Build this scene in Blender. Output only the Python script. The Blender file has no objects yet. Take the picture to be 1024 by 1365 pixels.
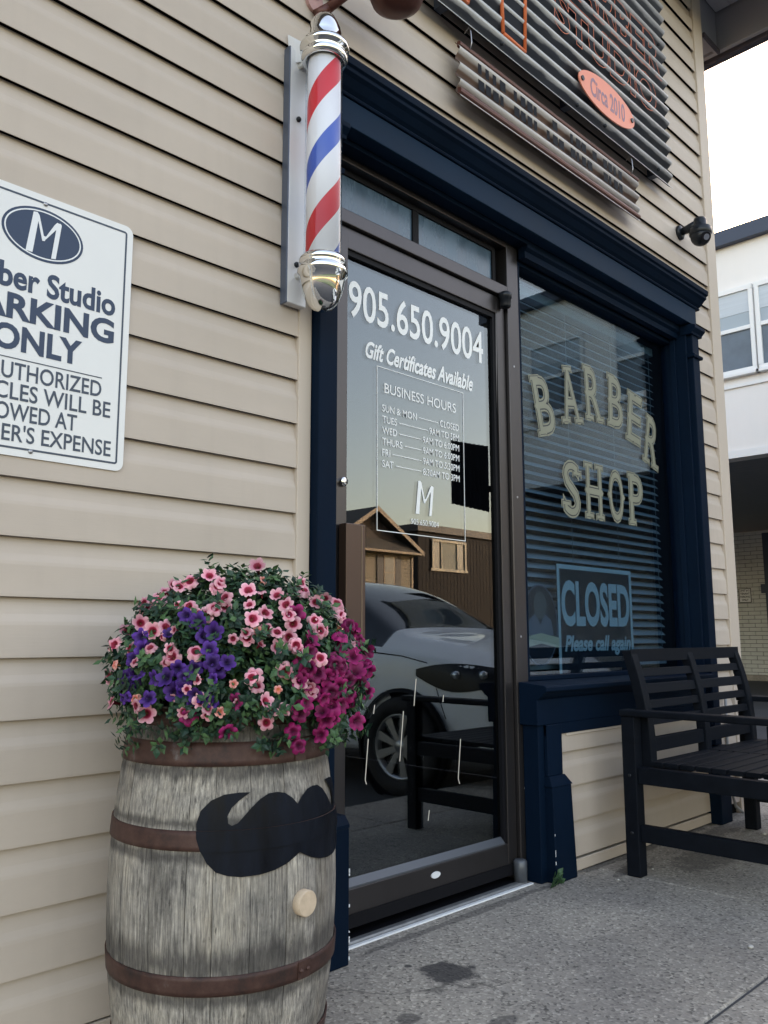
import bpy, bmesh, math, random
from mathutils import Vector, Matrix, Euler
random.seed(7)
R = math.radians
S = bpy.context.scene
COL = S.collection

# ------------------------------------------------------------------ camera
cam_d = bpy.data.cameras.new('camera'); cam = bpy.data.objects.new('camera', cam_d); COL.objects.link(cam)
S.camera = cam
yaw, pitch, roll = R(45.15), R(8.45), R(-0.1)
fw = Vector((math.sin(yaw)*math.cos(pitch), math.cos(yaw)*math.cos(pitch), math.sin(pitch)))
rt = Vector((math.cos(yaw), -math.sin(yaw), 0)); up = rt.cross(fw)
rt, up = rt*math.cos(roll)+up*math.sin(roll), up*math.cos(roll)-rt*math.sin(roll)
cam.matrix_world = Matrix(((rt.x, up.x, -fw.x, 0), (rt.y, up.y, -fw.y, -2.005), (rt.z, up.z, -fw.z, 0.95), (0, 0, 0, 1)))
cam_d.sensor_fit = 'VERTICAL'; cam_d.sensor_height = 36; cam_d.lens = 36*1120/1365
cam_d.clip_end = 600; cam_d.clip_start = 0.05
CAM = Vector((0, -2.005, 0.95))

# ------------------------------------------------------------------ sky, sun, exposure
SUN_EL, SUN_AZ = 15.0, 62.0            # sun stands low behind the shop; azimuth from +y towards +x
w = bpy.data.worlds.new('World'); S.world = w; w.use_nodes = True
nt = w.node_tree; bg = nt.nodes['Background']
sky = nt.nodes.new('ShaderNodeTexSky'); sky.sky_type = 'NISHITA'; sky.sun_disc = False
sky.sun_elevation = R(SUN_EL); sky.sun_rotation = R(SUN_AZ); sky.altitude = 100
sky.air_density = 1.25; sky.dust_density = 3.0; sky.ozone_density = 0.6
nt.links.new(sky.outputs[0], bg.inputs[0]); bg.inputs[1].default_value = 0.15
sd = bpy.data.lights.new('sun', 'SUN'); so = bpy.data.objects.new('sun', sd); COL.objects.link(so)
sd.energy = 2.0; sd.angle = R(0.5); sd.color = (1.0, 0.87, 0.72)
sdir = Vector((math.sin(R(SUN_AZ))*math.cos(R(SUN_EL)), math.cos(R(SUN_AZ))*math.cos(R(SUN_EL)), math.sin(R(SUN_EL))))
so.rotation_euler = (-sdir).to_track_quat('-Z', 'Y').to_euler(); so.location = (0, 0, 30)
S.view_settings.view_transform = 'Standard'; S.view_settings.look = 'None'
S.view_settings.exposure = 2.43; S.view_settings.gamma = 1.0
S.view_settings.use_curve_mapping = False
S.view_settings.use_white_balance = True; S.view_settings.white_balance_temperature = 7600; S.view_settings.white_balance_tint = 22   # camera set for shade

# ------------------------------------------------------------------ materials
MATS = {}
def mat(name, col, rough=0.6, metal=0.0, spec=0.5, noise=None, bump=None, coat=0, trans=None):
    """noise=(scale, amount, stretch xyz) tints the colour; bump=(scale, strength, stretch)"""
    m = bpy.data.materials.new(name); m.use_nodes = True; t = m.node_tree; b = t.nodes['Principled BSDF']
    b.inputs['Base Color'].default_value = (*col, 1); b.inputs['Roughness'].default_value = rough
    b.inputs['Metallic'].default_value = metal; b.inputs['Specular IOR Level'].default_value = spec
    if coat: b.inputs['Coat Weight'].default_value = coat
    tc = None
    def coords(st):
        nonlocal tc
        if tc is None: tc = t.nodes.new('ShaderNodeNewGeometry')
        mp = t.nodes.new('ShaderNodeMapping'); mp.inputs['Scale'].default_value = st
        t.links.new(tc.outputs['Position'], mp.inputs['Vector']); return mp.outputs[0]
    if noise:
        sc, am, st = noise
        n = t.nodes.new('ShaderNodeTexNoise'); n.inputs['Scale'].default_value = sc; n.inputs['Detail'].default_value = 6
        n.inputs['Roughness'].default_value = 0.65
        t.links.new(coords(st), n.inputs['Vector'])
        r = t.nodes.new('ShaderNodeMapRange'); r.inputs[1].default_value = 0.25; r.inputs[2].default_value = 0.75
        r.inputs[3].default_value = 1-am; r.inputs[4].default_value = 1+am
        t.links.new(n.outputs[0], r.inputs[0])
        mx = t.nodes.new('ShaderNodeMix'); mx.data_type = 'RGBA'; mx.blend_type = 'MULTIPLY'; mx.inputs[0].default_value = 1
        mx.inputs[6].default_value = (*col, 1); t.links.new(r.outputs[0], mx.inputs[7]); t.links.new(mx.outputs[2], b.inputs['Base Color'])
        r2 = t.nodes.new('ShaderNodeMapRange'); r2.inputs[3].default_value = max(0.02, rough-am*0.5); r2.inputs[4].default_value = min(1, rough+am*0.5)
        t.links.new(n.outputs[0], r2.inputs[0]); t.links.new(r2.outputs[0], b.inputs['Roughness'])
    if bump:
        sc, stg, st = bump
        n = t.nodes.new('ShaderNodeTexNoise'); n.inputs['Scale'].default_value = sc; n.inputs['Detail'].default_value = 4
        t.links.new(coords(st), n.inputs['Vector'])
        bp = t.nodes.new('ShaderNodeBump'); bp.inputs['Strength'].default_value = stg; bp.inputs['Distance'].default_value = 0.002
        t.links.new(n.outputs[0], bp.inputs['Height']); t.links.new(bp.outputs[0], b.inputs['Normal'])
    MATS[name] = m; return m
def nodes(m): return m.node_tree, m.node_tree.nodes['Principled BSDF']
def ramp(t, stops, interp='LINEAR'):
    r = t.nodes.new('ShaderNodeValToRGB'); r.color_ramp.interpolation = interp
    e = r.color_ramp.elements
    while len(e) < len(stops): e.new(0.5)
    for i, (p, c) in enumerate(stops):
        e[i].position = p; e[i].color = (*c, 1)
    return r

vinyl = mat('vinyl', (0.52, 0.44, 0.372), 0.55, spec=.3, noise=(1.3, 0.09, (1, 1, 2)), bump=(60, 0.12, (0.25, 1, 6)))
t, b = nodes(vinyl)   # slight waviness of the sheet, rain streaks
g = t.nodes.new('ShaderNodeNewGeometry')
wn = t.nodes.new('ShaderNodeTexNoise'); wn.inputs['Scale'].default_value = 3.0; wn.inputs['Detail'].default_value = 1
t.links.new(g.outputs['Position'], wn.inputs['Vector'])
wb_ = t.nodes.new('ShaderNodeBump'); wb_.inputs['Strength'].default_value = .5; wb_.inputs['Distance'].default_value = .012
t.links.new(wn.outputs[0], wb_.inputs['Height'])
t.links.new(wb_.outputs[0], [n for n in t.nodes if n.bl_idname == 'ShaderNodeBump' and n != wb_][0].inputs['Normal'])
mp = t.nodes.new('ShaderNodeMapping'); mp.inputs['Scale'].default_value = (9, 1, .5); t.links.new(g.outputs['Position'], mp.inputs['Vector'])
dn = t.nodes.new('ShaderNodeTexNoise'); dn.inputs['Scale'].default_value = 2.2; dn.inputs['Detail'].default_value = 7; t.links.new(mp.outputs[0], dn.inputs['Vector'])
dr_ = t.nodes.new('ShaderNodeMapRange'); dr_.inputs[1].default_value = .52; dr_.inputs[2].default_value = .75; dr_.inputs[3].default_value = 0; dr_.inputs[4].default_value = .08
t.links.new(dn.outputs[0], dr_.inputs[0])
dm = t.nodes.new('ShaderNodeMix'); dm.data_type = 'RGBA'; dm.inputs[7].default_value = (.24, .205, .17, 1)
t.links.new(dr_.outputs[0], dm.inputs[0]); t.links.new(b.inputs['Base Color'].links[0].from_socket, dm.inputs[6]); t.links.new(dm.outputs[2], b.inputs['Base Color'])
vinyl_trim = mat('vinyl_trim', (0.54, 0.455, 0.38), 0.5, spec=.3, noise=(3, 0.05, (1, 1, .4)))
navy = mat('navy_paint', (0.002, 0.009, 0.022), 0.55, spec=.06, noise=(4, 0.22, (1, 1, .5)), bump=(45, 0.12, (1, 1, .3)))
navy_lt = mat('navy_paint_fascia', (0.004, 0.019, 0.042), 0.5, spec=.08, noise=(4, 0.2, (.4, 1, 1)), bump=(45, 0.12, (.3, 1, 1)))
bronze = mat('bronze_aluminium', (0.085, 0.078, 0.08), 0.33, metal=0.85, spec=.3, noise=(3, 0.12, (1, 1, .3)))
bronze_br = mat('brown_aluminium', (0.10, 0.06, 0.045), 0.38, metal=0.5, noise=(3, 0.1, (1, 1, .3)))
black_pl = mat('black_rubber', (0.008, 0.008, 0.010), 0.5, spec=.12)
grey_metal = mat('threshold_metal', (0.32, 0.33, 0.34), 0.42, metal=0.7, noise=(14, 0.25, (1, 1, 1)))
bead_metal = mat('bead_metal', (0.10, 0.11, 0.125), 0.4, metal=0.3)
seam_shade = mat('wall_seam_shade', (.012, .011, .011), .95, spec=.05)  # near-black wall backing, paints the shade into the siding seams
chrome = mat('chrome', (0.86, 0.85, 0.82), 0.06, metal=1.0, noise=(20, 0.05, (1, 1, 1)))
steel_wh = mat('white_steel', (0.70, 0.70, 0.71), 0.3, metal=0.15, noise=(9, 0.05, (1, 1, .2)))
steel_side = mat('dark_steel', (0.09, 0.11, 0.15), 0.35, metal=0.3)
white_sign = mat('sign_white', (0.78, 0.78, 0.77), 0.35, noise=(5, 0.03, (1, 1, 1)))
sign_navy = mat('sign_navy', (0.012, 0.035, 0.085), 0.4)
sign_grey = mat('sign_grey', (0.035, 0.055, 0.09), 0.4)
sign_white2 = mat('sign_white_print', (0.78, 0.8, 0.82), 0.4)
vinyl_white = mat('white_window_vinyl', (0.86, 0.88, 0.88), 0.5)
cream = mat('cream_leaf', (0.22, 0.225, 0.165), 0.45, noise=(12, 0.12, (1, 1, 1)))
ink = mat('dark_ink', (0.02, 0.025, 0.03), 0.5)
closed_blue = mat('closed_blue', (0.19, 0.27, 0.31), 0.5, spec=.1)
closed_dark = mat('closed_dark', (0.008, 0.011, 0.018), 0.5, spec=.1)
blind = mat('blind_slat', (0.13, 0.165, 0.195), 0.5)
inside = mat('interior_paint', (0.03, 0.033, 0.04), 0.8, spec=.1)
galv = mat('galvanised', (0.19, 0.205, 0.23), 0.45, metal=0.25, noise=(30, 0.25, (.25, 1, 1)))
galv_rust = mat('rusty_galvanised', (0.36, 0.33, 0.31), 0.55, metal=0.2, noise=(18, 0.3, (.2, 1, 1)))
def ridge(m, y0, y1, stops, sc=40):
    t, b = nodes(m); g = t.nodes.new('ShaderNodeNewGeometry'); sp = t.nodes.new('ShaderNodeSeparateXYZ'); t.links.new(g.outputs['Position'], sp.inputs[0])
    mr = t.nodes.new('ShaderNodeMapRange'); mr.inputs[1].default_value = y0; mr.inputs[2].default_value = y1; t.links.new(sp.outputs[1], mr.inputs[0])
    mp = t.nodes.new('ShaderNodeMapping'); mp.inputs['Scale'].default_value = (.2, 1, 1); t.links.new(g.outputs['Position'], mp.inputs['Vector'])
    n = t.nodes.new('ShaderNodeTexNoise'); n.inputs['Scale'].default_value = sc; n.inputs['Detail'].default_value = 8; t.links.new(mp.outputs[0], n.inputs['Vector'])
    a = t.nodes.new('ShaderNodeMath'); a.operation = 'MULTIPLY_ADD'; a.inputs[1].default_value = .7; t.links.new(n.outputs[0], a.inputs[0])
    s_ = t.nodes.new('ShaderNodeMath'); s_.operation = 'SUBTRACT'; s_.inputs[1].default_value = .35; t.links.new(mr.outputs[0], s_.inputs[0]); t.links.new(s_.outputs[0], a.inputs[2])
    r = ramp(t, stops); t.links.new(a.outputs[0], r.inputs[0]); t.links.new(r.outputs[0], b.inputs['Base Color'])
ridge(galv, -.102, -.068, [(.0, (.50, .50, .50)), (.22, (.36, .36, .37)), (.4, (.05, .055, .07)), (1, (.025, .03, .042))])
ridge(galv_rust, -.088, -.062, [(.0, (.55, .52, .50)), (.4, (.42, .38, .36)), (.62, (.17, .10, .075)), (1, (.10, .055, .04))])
sign_black = mat('sign_black', (0.006, 0.008, 0.012), 0.6, spec=.1)
orange_wire = mat('orange_wire', (0.75, 0.16, 0.05), 0.45)
salmon = mat('salmon_plate', (0.88, 0.27, 0.17), 0.45, noise=(7, 0.04, (1, 1, 1)))
mauve = mat('mauve_print', (0.30, 0.17, 0.22), 0.5)
rustbrown = mat('rust_brown', (0.11, 0.035, 0.025), 0.42, metal=0.2, noise=(18, 0.3, (1, 1, 1)))
pinkplate = mat('pink_plate', (0.48, 0.27, 0.25), 0.5, noise=(25, 0.2, (1, 1, 1)))
cam_black = mat('camera_black', (0.012, 0.015, 0.02), 0.35, spec=.3)
lensglass = mat('lens_glass', (0.01, 0.01, 0.015), 0.05, coat=1)
bench_wood = mat('bench_wood', (0.005, 0.007, 0.011), 0.55, spec=.10, noise=(6, 0.3, (.3, 3, 3)), bump=(30, 0.25, (.15, 2, 2)))
soil = mat('soil', (0.03, 0.022, 0.016), 0.95, bump=(80, 1, (1, 1, 1)))
white_wall = mat('white_render', (0.78, 0.76, 0.75), 0.7, noise=(1.0, 0.05, (1, 1, .2)), bump=(25, .15, (1, 1, 1)))
white_trim = mat('white_trim', (0.76, 0.77, 0.78), 0.5)
slate_trim = mat('slate_trim', (0.05, 0.065, 0.10), 0.5, spec=.3)
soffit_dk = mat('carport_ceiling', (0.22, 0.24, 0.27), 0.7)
brickw = mat('painted_brick', (0.55, 0.56, 0.54), 0.75, noise=(1.2, 0.12, (1, 1, 1)))
soffit_m = mat('soffit_panel', (0.30, 0.30, 0.32), 0.6)
eave_gutter = mat('eave_gutter', (0.05, 0.045, 0.06), 0.5)
asphalt = mat('asphalt', (0.055, 0.055, 0.058), 0.9, noise=(3, 0.25, (1, 1, 1)), bump=(250, .6, (1, 1, 1)))
lawn = mat('lawn', (0.045, 0.075, 0.025), 0.9, noise=(6, 0.4, (1, 1, 1)))
house_tan = mat('house_siding', (0.20, 0.155, 0.10), 0.7, noise=(2, 0.08, (1, 1, 1)))
house_brown = mat('house_gable', (0.06, 0.042, 0.034), 0.8)
house_trim = mat('house_trim', (0.26, 0.18, 0.115), 0.6)
shingle = mat('shingle', (0.06, 0.052, 0.045), 0.9, noise=(8, 0.3, (1, 1, 1)))
shutter = mat('shutter', (0.025, 0.018, 0.02), 0.6)
brown_board = mat('brown_board', (0.022, 0.018, 0.018), 0.7, spec=.1, noise=(2, 0.15, (4, 1, .2)))
cream_trim = mat('cream_trim', (0.34, 0.29, 0.22), 0.6)
pane_m = mat('far_pane', (0.05, 0.06, 0.07), 0.35, spec=.5)
curtain = mat('curtain', (0.25, 0.24, 0.2), 0.8, noise=(5, .3, (1, 1, .6)))
carpaint = mat('car_paint', (0.84, 0.87, 0.90), 0.35, coat=.6)
carglass = mat('car_glass', (0.012, 0.016, 0.02), 0.04, spec=1.0)
tyre = mat('tyre', (0.012, 0.012, 0.013), 0.8)
alloy = mat('alloy', (0.38, 0.39, 0.41), 0.3, metal=0.8)
lamp_clear = mat('lamp_clear', (0.6, 0.65, 0.7), 0.08, metal=0.6)
lamp_dark = mat('lamp_dark', (.01, .012, .015), .3, spec=.25)
tail_red = mat('tail_red', (0.35, 0.01, 0.01), 0.2)
weed = mat('weed_green', (0.03, 0.09, 0.035), 0.6)
cable_m = mat('cable', (0.3, 0.3, 0.3), 0.5)
glint_m = mat('glass_glint', (0.75, 0.68, 0.58), 0.5)
scr_metal = mat('screw', (0.4, 0.4, 0.42), 0.4, metal=.8)

def glass_mat(name, tint, base):
    m = bpy.data.materials.new(name); m.use_nodes = True; t = m.node_tree; t.nodes.clear()
    o = t.nodes.new('ShaderNodeOutputMaterial'); mx = t.nodes.new('ShaderNodeMixShader')
    tr = t.nodes.new('ShaderNodeBsdfTransparent'); tr.inputs[0].default_value = (*tint, 1)
    gl = t.nodes.new('ShaderNodeBsdfGlossy'); gl.inputs['Roughness'].default_value = 0.0
    gl.inputs['Color'].default_value = (0.88, 0.96, 1, 1)
    ge = t.nodes.new('ShaderNodeNewGeometry'); dt = t.nodes.new('ShaderNodeVectorMath'); dt.operation = 'DOT_PRODUCT'
    t.links.new(ge.outputs['Normal'], dt.inputs[0]); t.links.new(ge.outputs['Incoming'], dt.inputs[1])
    def M(op, *a):
        n = t.nodes.new('ShaderNodeMath'); n.operation = op; n.use_clamp = op != 'POWER'
        for i, v in enumerate(a):
            if isinstance(v, (int, float)): n.inputs[i].default_value = v
            else: t.links.new(v, n.inputs[i])
        return n.outputs[0]
    ab = M('ABSOLUTE', dt.outputs['Value']); pw = M('POWER', M('SUBTRACT', 1.0, ab), 5.0)
    fac = M('MULTIPLY_ADD', pw, 1-base, base)      # Schlick reflectance, the same from both sides
    t.links.new(fac, mx.inputs[0])
    t.links.new(tr.outputs[0], mx.inputs[1]); t.links.new(gl.outputs[0], mx.inputs[2]); t.links.new(mx.outputs[0], o.inputs[0])
    return m
glass_door = glass_mat('door_glass', (0.5, 0.53, 0.56), 0.13)
glass_win = glass_mat('window_glass', (0.74, 0.86, 0.92), 0.058)
glass_tube = glass_mat('tube_glass', (0.97, 0.97, 0.98), 0.03)

# concrete with aggregate and stains
concrete = mat('concrete', (0.25, 0.24, 0.235), 0.85)
t, b = nodes(concrete)
g = t.nodes.new('ShaderNodeNewGeometry')
def N(tt, sc, det=4, vec=None, rough=.6):
    n = tt.nodes.new('ShaderNodeTexNoise'); n.inputs['Scale'].default_value = sc; n.inputs['Detail'].default_value = det
    n.inputs['Roughness'].default_value = rough
    if vec is not None: tt.links.new(vec, n.inputs['Vector'])
    return n.outputs[0]
def MX(tt, a, bb, fac, mode='MIX'):
    m = tt.nodes.new('ShaderNodeMix'); m.data_type = 'RGBA'; m.blend_type = mode
    for i, v in ((0, fac), (6, a), (7, bb)):
        if isinstance(v, (int, float)): m.inputs[i].default_value = v
        elif isinstance(v, tuple): m.inputs[i].default_value = (*v, 1)
        else: tt.links.new(v, m.inputs[i])
    return m.outputs[2]
vo = t.nodes.new('ShaderNodeTexVoronoi'); vo.inputs['Scale'].default_value = 125
t.links.new(g.outputs['Position'], vo.inputs['Vector'])
sep = t.nodes.new('ShaderNodeSeparateColor'); t.links.new(vo.outputs['Color'], sep.inputs[0])
r1 = ramp(t, [(0.0, (0.13, 0.12, 0.108)), (0.18, (0.30, 0.272, 0.242)), (0.8, (0.352, 0.322, 0.286)), (1.0, (0.52, 0.475, 0.42))])
t.links.new(sep.outputs[0], r1.inputs[0])
big = N(t, 1.6, 5, g.outputs['Position'])
r2 = ramp(t, [(0.3, (0.74, 0.73, 0.73)), (0.7, (1.16, 1.13, 1.07))]); t.links.new(big, r2.inputs[0])
c1 = MX(t, r1.outputs[0], r2.outputs[0], 1.0, 'MULTIPLY')
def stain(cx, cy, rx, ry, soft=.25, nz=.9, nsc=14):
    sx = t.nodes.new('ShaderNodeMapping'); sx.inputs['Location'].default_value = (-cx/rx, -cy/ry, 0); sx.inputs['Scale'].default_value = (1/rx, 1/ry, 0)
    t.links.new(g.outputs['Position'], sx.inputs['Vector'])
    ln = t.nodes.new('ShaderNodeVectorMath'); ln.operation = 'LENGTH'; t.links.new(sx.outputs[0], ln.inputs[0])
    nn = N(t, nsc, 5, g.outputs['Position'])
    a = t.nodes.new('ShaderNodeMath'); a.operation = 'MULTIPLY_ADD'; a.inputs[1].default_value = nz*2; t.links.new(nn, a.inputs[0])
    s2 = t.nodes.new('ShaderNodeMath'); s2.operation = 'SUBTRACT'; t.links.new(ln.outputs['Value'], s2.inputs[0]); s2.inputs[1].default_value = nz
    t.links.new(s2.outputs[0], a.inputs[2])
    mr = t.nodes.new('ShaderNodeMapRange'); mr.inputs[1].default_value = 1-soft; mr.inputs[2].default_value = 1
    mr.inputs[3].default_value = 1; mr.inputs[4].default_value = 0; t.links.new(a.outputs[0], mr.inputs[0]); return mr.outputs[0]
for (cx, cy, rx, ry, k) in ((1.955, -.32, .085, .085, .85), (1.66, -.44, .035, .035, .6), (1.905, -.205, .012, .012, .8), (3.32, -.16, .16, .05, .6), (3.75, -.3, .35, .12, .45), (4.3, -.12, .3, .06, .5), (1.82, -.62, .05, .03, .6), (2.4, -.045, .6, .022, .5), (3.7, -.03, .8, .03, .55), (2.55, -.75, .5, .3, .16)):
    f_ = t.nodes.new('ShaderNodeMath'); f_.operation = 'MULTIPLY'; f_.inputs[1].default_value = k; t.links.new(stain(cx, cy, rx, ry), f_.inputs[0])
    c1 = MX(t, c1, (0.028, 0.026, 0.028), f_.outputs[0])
vc = t.nodes.new('ShaderNodeTexVoronoi'); vc.feature = 'DISTANCE_TO_EDGE'; vc.inputs['Scale'].default_value = .75
nd = t.nodes.new('ShaderNodeTexNoise'); nd.inputs['Scale'].default_value = 5; nd.inputs['Detail'].default_value = 6; t.links.new(g.outputs['Position'], nd.inputs['Vector'])
va = t.nodes.new('ShaderNodeVectorMath'); va.operation = 'MULTIPLY_ADD'; va.inputs[1].default_value = (.35, .35, 0)
t.links.new(nd.outputs['Color'], va.inputs[0]); t.links.new(g.outputs['Position'], va.inputs[2]); t.links.new(va.outputs[0], vc.inputs['Vector'])
cr_ = t.nodes.new('ShaderNodeMapRange'); cr_.inputs[1].default_value = .0008; cr_.inputs[2].default_value = .003; cr_.inputs[3].default_value = .55; cr_.inputs[4].default_value = 0
t.links.new(vc.outputs['Distance'], cr_.inputs[0]); c1 = MX(t, c1, (.05, .045, .04), cr_.outputs[0])
t.links.new(c1, b.inputs['Base Color'])
bp = t.nodes.new('ShaderNodeBump'); bp.inputs['Strength'].default_value = 0.5; bp.inputs['Distance'].default_value = 0.002
t.links.new(vo.outputs['Distance'], bp.inputs['Height']); t.links.new(bp.outputs[0], b.inputs['Normal'])

# weathered barrel wood: grain runs up each stave, iron-black stain beside the hoops
stave_m = mat('weathered_oak', (0.3, 0.28, 0.26), 0.8)
t, b = nodes(stave_m)
g = t.nodes.new('ShaderNodeNewGeometry'); oi = t.nodes.new('ShaderNodeObjectInfo')
off = t.nodes.new('ShaderNodeVectorMath'); off.operation = 'MULTIPLY_ADD'; off.inputs[1].default_value = (1, 1, .07)
cmb = t.nodes.new('ShaderNodeCombineXYZ'); ml = t.nodes.new('ShaderNodeMath'); ml.operation = 'MULTIPLY'; ml.inputs[1].default_value = 37
t.links.new(oi.outputs['Random'], ml.inputs[0]); t.links.new(ml.outputs[0], cmb.inputs[0]); t.links.new(ml.outputs[0], cmb.inputs[2])
t.links.new(g.outputs['Position'], off.inputs[0]); t.links.new(cmb.outputs[0], off.inputs[2])
gr = N(t, 230, 10, off.outputs[0], .72)
rg = ramp(t, [(0.28, (0.04, 0.037, 0.036)), (0.41, (0.15, 0.14, 0.13)), (0.54, (0.27, 0.252, 0.23)), (0.70, (0.47, 0.44, 0.40))]); t.links.new(gr, rg.inputs[0])
bl = N(t, 7, 6, g.outputs['Position'], .7)
rb = ramp(t, [(0.36, (0.5, 0.49, 0.48)), (0.5, (0.9, 0.88, 0.85)), (0.64, (1.2, 1.15, 1.06))]); t.links.new(bl, rb.inputs[0])
cc = MX(t, rg.outputs[0], rb.outputs[0], 1.0, 'MULTIPLY')
rv = t.nodes.new('ShaderNodeMapRange'); rv.inputs[3].default_value = .9; rv.inputs[4].default_value = 1.3; t.links.new(oi.outputs['Random'], rv.inputs[0])
cc = MX(t, cc, rv.outputs[0], 1.0, 'MULTIPLY')
off2 = t.nodes.new('ShaderNodeVectorMath'); off2.operation = 'MULTIPLY_ADD'; off2.inputs[1].default_value = (1, 1, .22); t.links.new(g.outputs['Position'], off2.inputs[0]); t.links.new(cmb.outputs[0], off2.inputs[2])
pit = N(t, 130, 6, off2.outputs[0], .6); pr_ = t.nodes.new('ShaderNodeMapRange'); pr_.inputs[1].default_value = .60; pr_.inputs[2].default_value = .70; pr_.inputs[3].default_value = 0; pr_.inputs[4].default_value = .75
t.links.new(pit, pr_.inputs[0]); cc = MX(t, cc, (.028, .025, .024), pr_.outputs[0])
warm = N(t, 9, 4, off2.outputs[0], .6); wr_ = t.nodes.new('ShaderNodeMapRange'); wr_.inputs[1].default_value = .55; wr_.inputs[2].default_value = .75; wr_.inputs[3].default_value = 0; wr_.inputs[4].default_value = .22
t.links.new(warm, wr_.inputs[0]); cc = MX(t, cc, (.30, .22, .13), wr_.outputs[0])
sp = t.nodes.new('ShaderNodeSeparateXYZ'); t.links.new(g.outputs['Position'], sp.inputs[0])
fine = N(t, 28, 5, off.outputs[0], .7)
for hz, wd in ((0.300, .042), (0.232, .02), (0.672, .02), (0.745, .03), (0.505, .014), (0.57, .012)):
    d = t.nodes.new('ShaderNodeMath'); d.operation = 'SUBTRACT'; d.inputs[1].default_value = hz; t.links.new(sp.outputs[2], d.inputs[0])
    a = t.nodes.new('ShaderNodeMath'); a.operation = 'ABSOLUTE'; t.links.new(d.outputs[0], a.inputs[0])
    m2 = t.nodes.new('ShaderNodeMath'); m2.operation = 'DIVIDE'; m2.inputs[1].default_value = wd; t.links.new(a.outputs[0], m2.inputs[0])
    ad = t.nodes.new('ShaderNodeMath'); ad.operation = 'MULTIPLY_ADD'; ad.inputs[1].default_value = 3.2; t.links.new(fine, ad.inputs[0]); t.links.new(m2.outputs[0], ad.inputs[2])
    mr = t.nodes.new('ShaderNodeMapRange'); mr.inputs[1].default_value = 1.9; mr.inputs[2].default_value = 2.7; mr.inputs[3].default_value = .7; mr.inputs[4].default_value = 0
    t.links.new(ad.outputs[0], mr.inputs[0]); cc = MX(t, cc, (0.03, 0.026, 0.025), mr.outputs[0])
t.links.new(cc, b.inputs['Base Color'])
bp = t.nodes.new('ShaderNodeBump'); bp.inputs['Strength'].default_value = .55; bp.inputs['Distance'].default_value = .002
t.links.new(gr, bp.inputs['Height']); t.links.new(bp.outputs[0], b.inputs['Normal'])
# rusty hoops
hoop_m = mat('rusty_hoop', (0.09, 0.04, 0.03), 0.6, metal=.25)
t, b = nodes(hoop_m); g = t.nodes.new('ShaderNodeNewGeometry')
n1 = N(t, 16, 7, g.outputs['Position'], .7)
rr = ramp(t, [(0.32, (0.022, 0.014, 0.013)), (0.48, (0.06, 0.026, 0.02)), (0.62, (0.085, 0.042, 0.033)), (0.75, (0.15, 0.14, 0.14))]); t.links.new(n1, rr.inputs[0])
t.links.new(rr.outputs[0], b.inputs['Base Color'])
bp = t.nodes.new('ShaderNodeBump'); bp.inputs['Strength'].default_value = .3; bp.inputs['Distance'].default_value = .002
t.links.new(n1, bp.inputs['Height']); t.links.new(bp.outputs[0], b.inputs['Normal'])
paint_black = mat('moustache_paint', (0.004, 0.006, 0.011), 0.45, spec=.13, noise=(20, .7, (1, 1, .3)), bump=(70, .4, (1, 1, .15)))
cork_m = mat('cut_wood', (0.56, 0.43, 0.31), 0.7, noise=(30, .2, (1, 1, 1)), bump=(90, .5, (1, 1, 1)))
# barber pole paper: helical red, white and blue
pole_m = mat('pole_paper', (0.8, 0.8, 0.8), 0.4)
t, b = nodes(pole_m); tc = t.nodes.new('ShaderNodeTexCoord'); sp = t.nodes.new('ShaderNodeSeparateXYZ'); t.links.new(tc.outputs['Object'], sp.inputs[0])
at = t.nodes.new('ShaderNodeMath'); at.operation = 'ARCTAN2'; t.links.new(sp.outputs[1], at.inputs[0]); t.links.new(sp.outputs[0], at.inputs[1])
a1 = t.nodes.new('ShaderNodeMath'); a1.operation = 'MULTIPLY'; a1.inputs[1].default_value = -1/(2*math.pi); t.links.new(at.outputs[0], a1.inputs[0])
a2 = t.nodes.new('ShaderNodeMath'); a2.operation = 'MULTIPLY_ADD'; a2.inputs[1].default_value = 1/.43; t.links.new(sp.outputs[2], a2.inputs[0]); t.links.new(a1.outputs[0], a2.inputs[2])
POLE_PH = a3 = t.nodes.new('ShaderNodeMath'); a3.operation = 'ADD'; t.links.new(a2.outputs[0], a3.inputs[0]); a3.inputs[1].default_value = .58
a4 = t.nodes.new('ShaderNodeMath'); a4.operation = 'FRACT'; t.links.new(a3.outputs[0], a4.inputs[0])
WH = (.78, .79, .83)
rp = ramp(t, [(0.02, (.70, .03, .04)), (.23, WH), (.52, (.035, .10, .46)), (.73, WH)], 'CONSTANT'); t.links.new(a4.outputs[0], rp.inputs[0])
t.links.new(rp.outputs[0], b.inputs['Base Color'])
# petals: colour by distance from the flower's throat
def petal(name, stops):
    m = mat(name, (.5, .5, .5), 0.6, spec=.3); t, b = nodes(m); tc = t.nodes.new('ShaderNodeTexCoord')
    ml = t.nodes.new('ShaderNodeVectorMath'); ml.operation = 'MULTIPLY'; ml.inputs[1].default_value = (1, 1, 0); t.links.new(tc.outputs['Object'], ml.inputs[0])
    ln = t.nodes.new('ShaderNodeVectorMath'); ln.operation = 'LENGTH'; t.links.new(ml.outputs[0], ln.inputs[0])
    r = ramp(t, stops); t.links.new(ln.outputs['Value'], r.inputs[0]); 
    oi = t.nodes.new('ShaderNodeObjectInfo'); mr = t.nodes.new('ShaderNodeMapRange'); mr.inputs[3].default_value = .55; mr.inputs[4].default_value = 1.12
    t.links.new(oi.outputs['Random'], mr.inputs[0])
    t.links.new(MX(t, r.outputs[0], mr.outputs[0], 1.0, 'MULTIPLY'), b.inputs['Base Color'])
    b.inputs['Subsurface Weight'].default_value = 0.0
    return m
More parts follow.
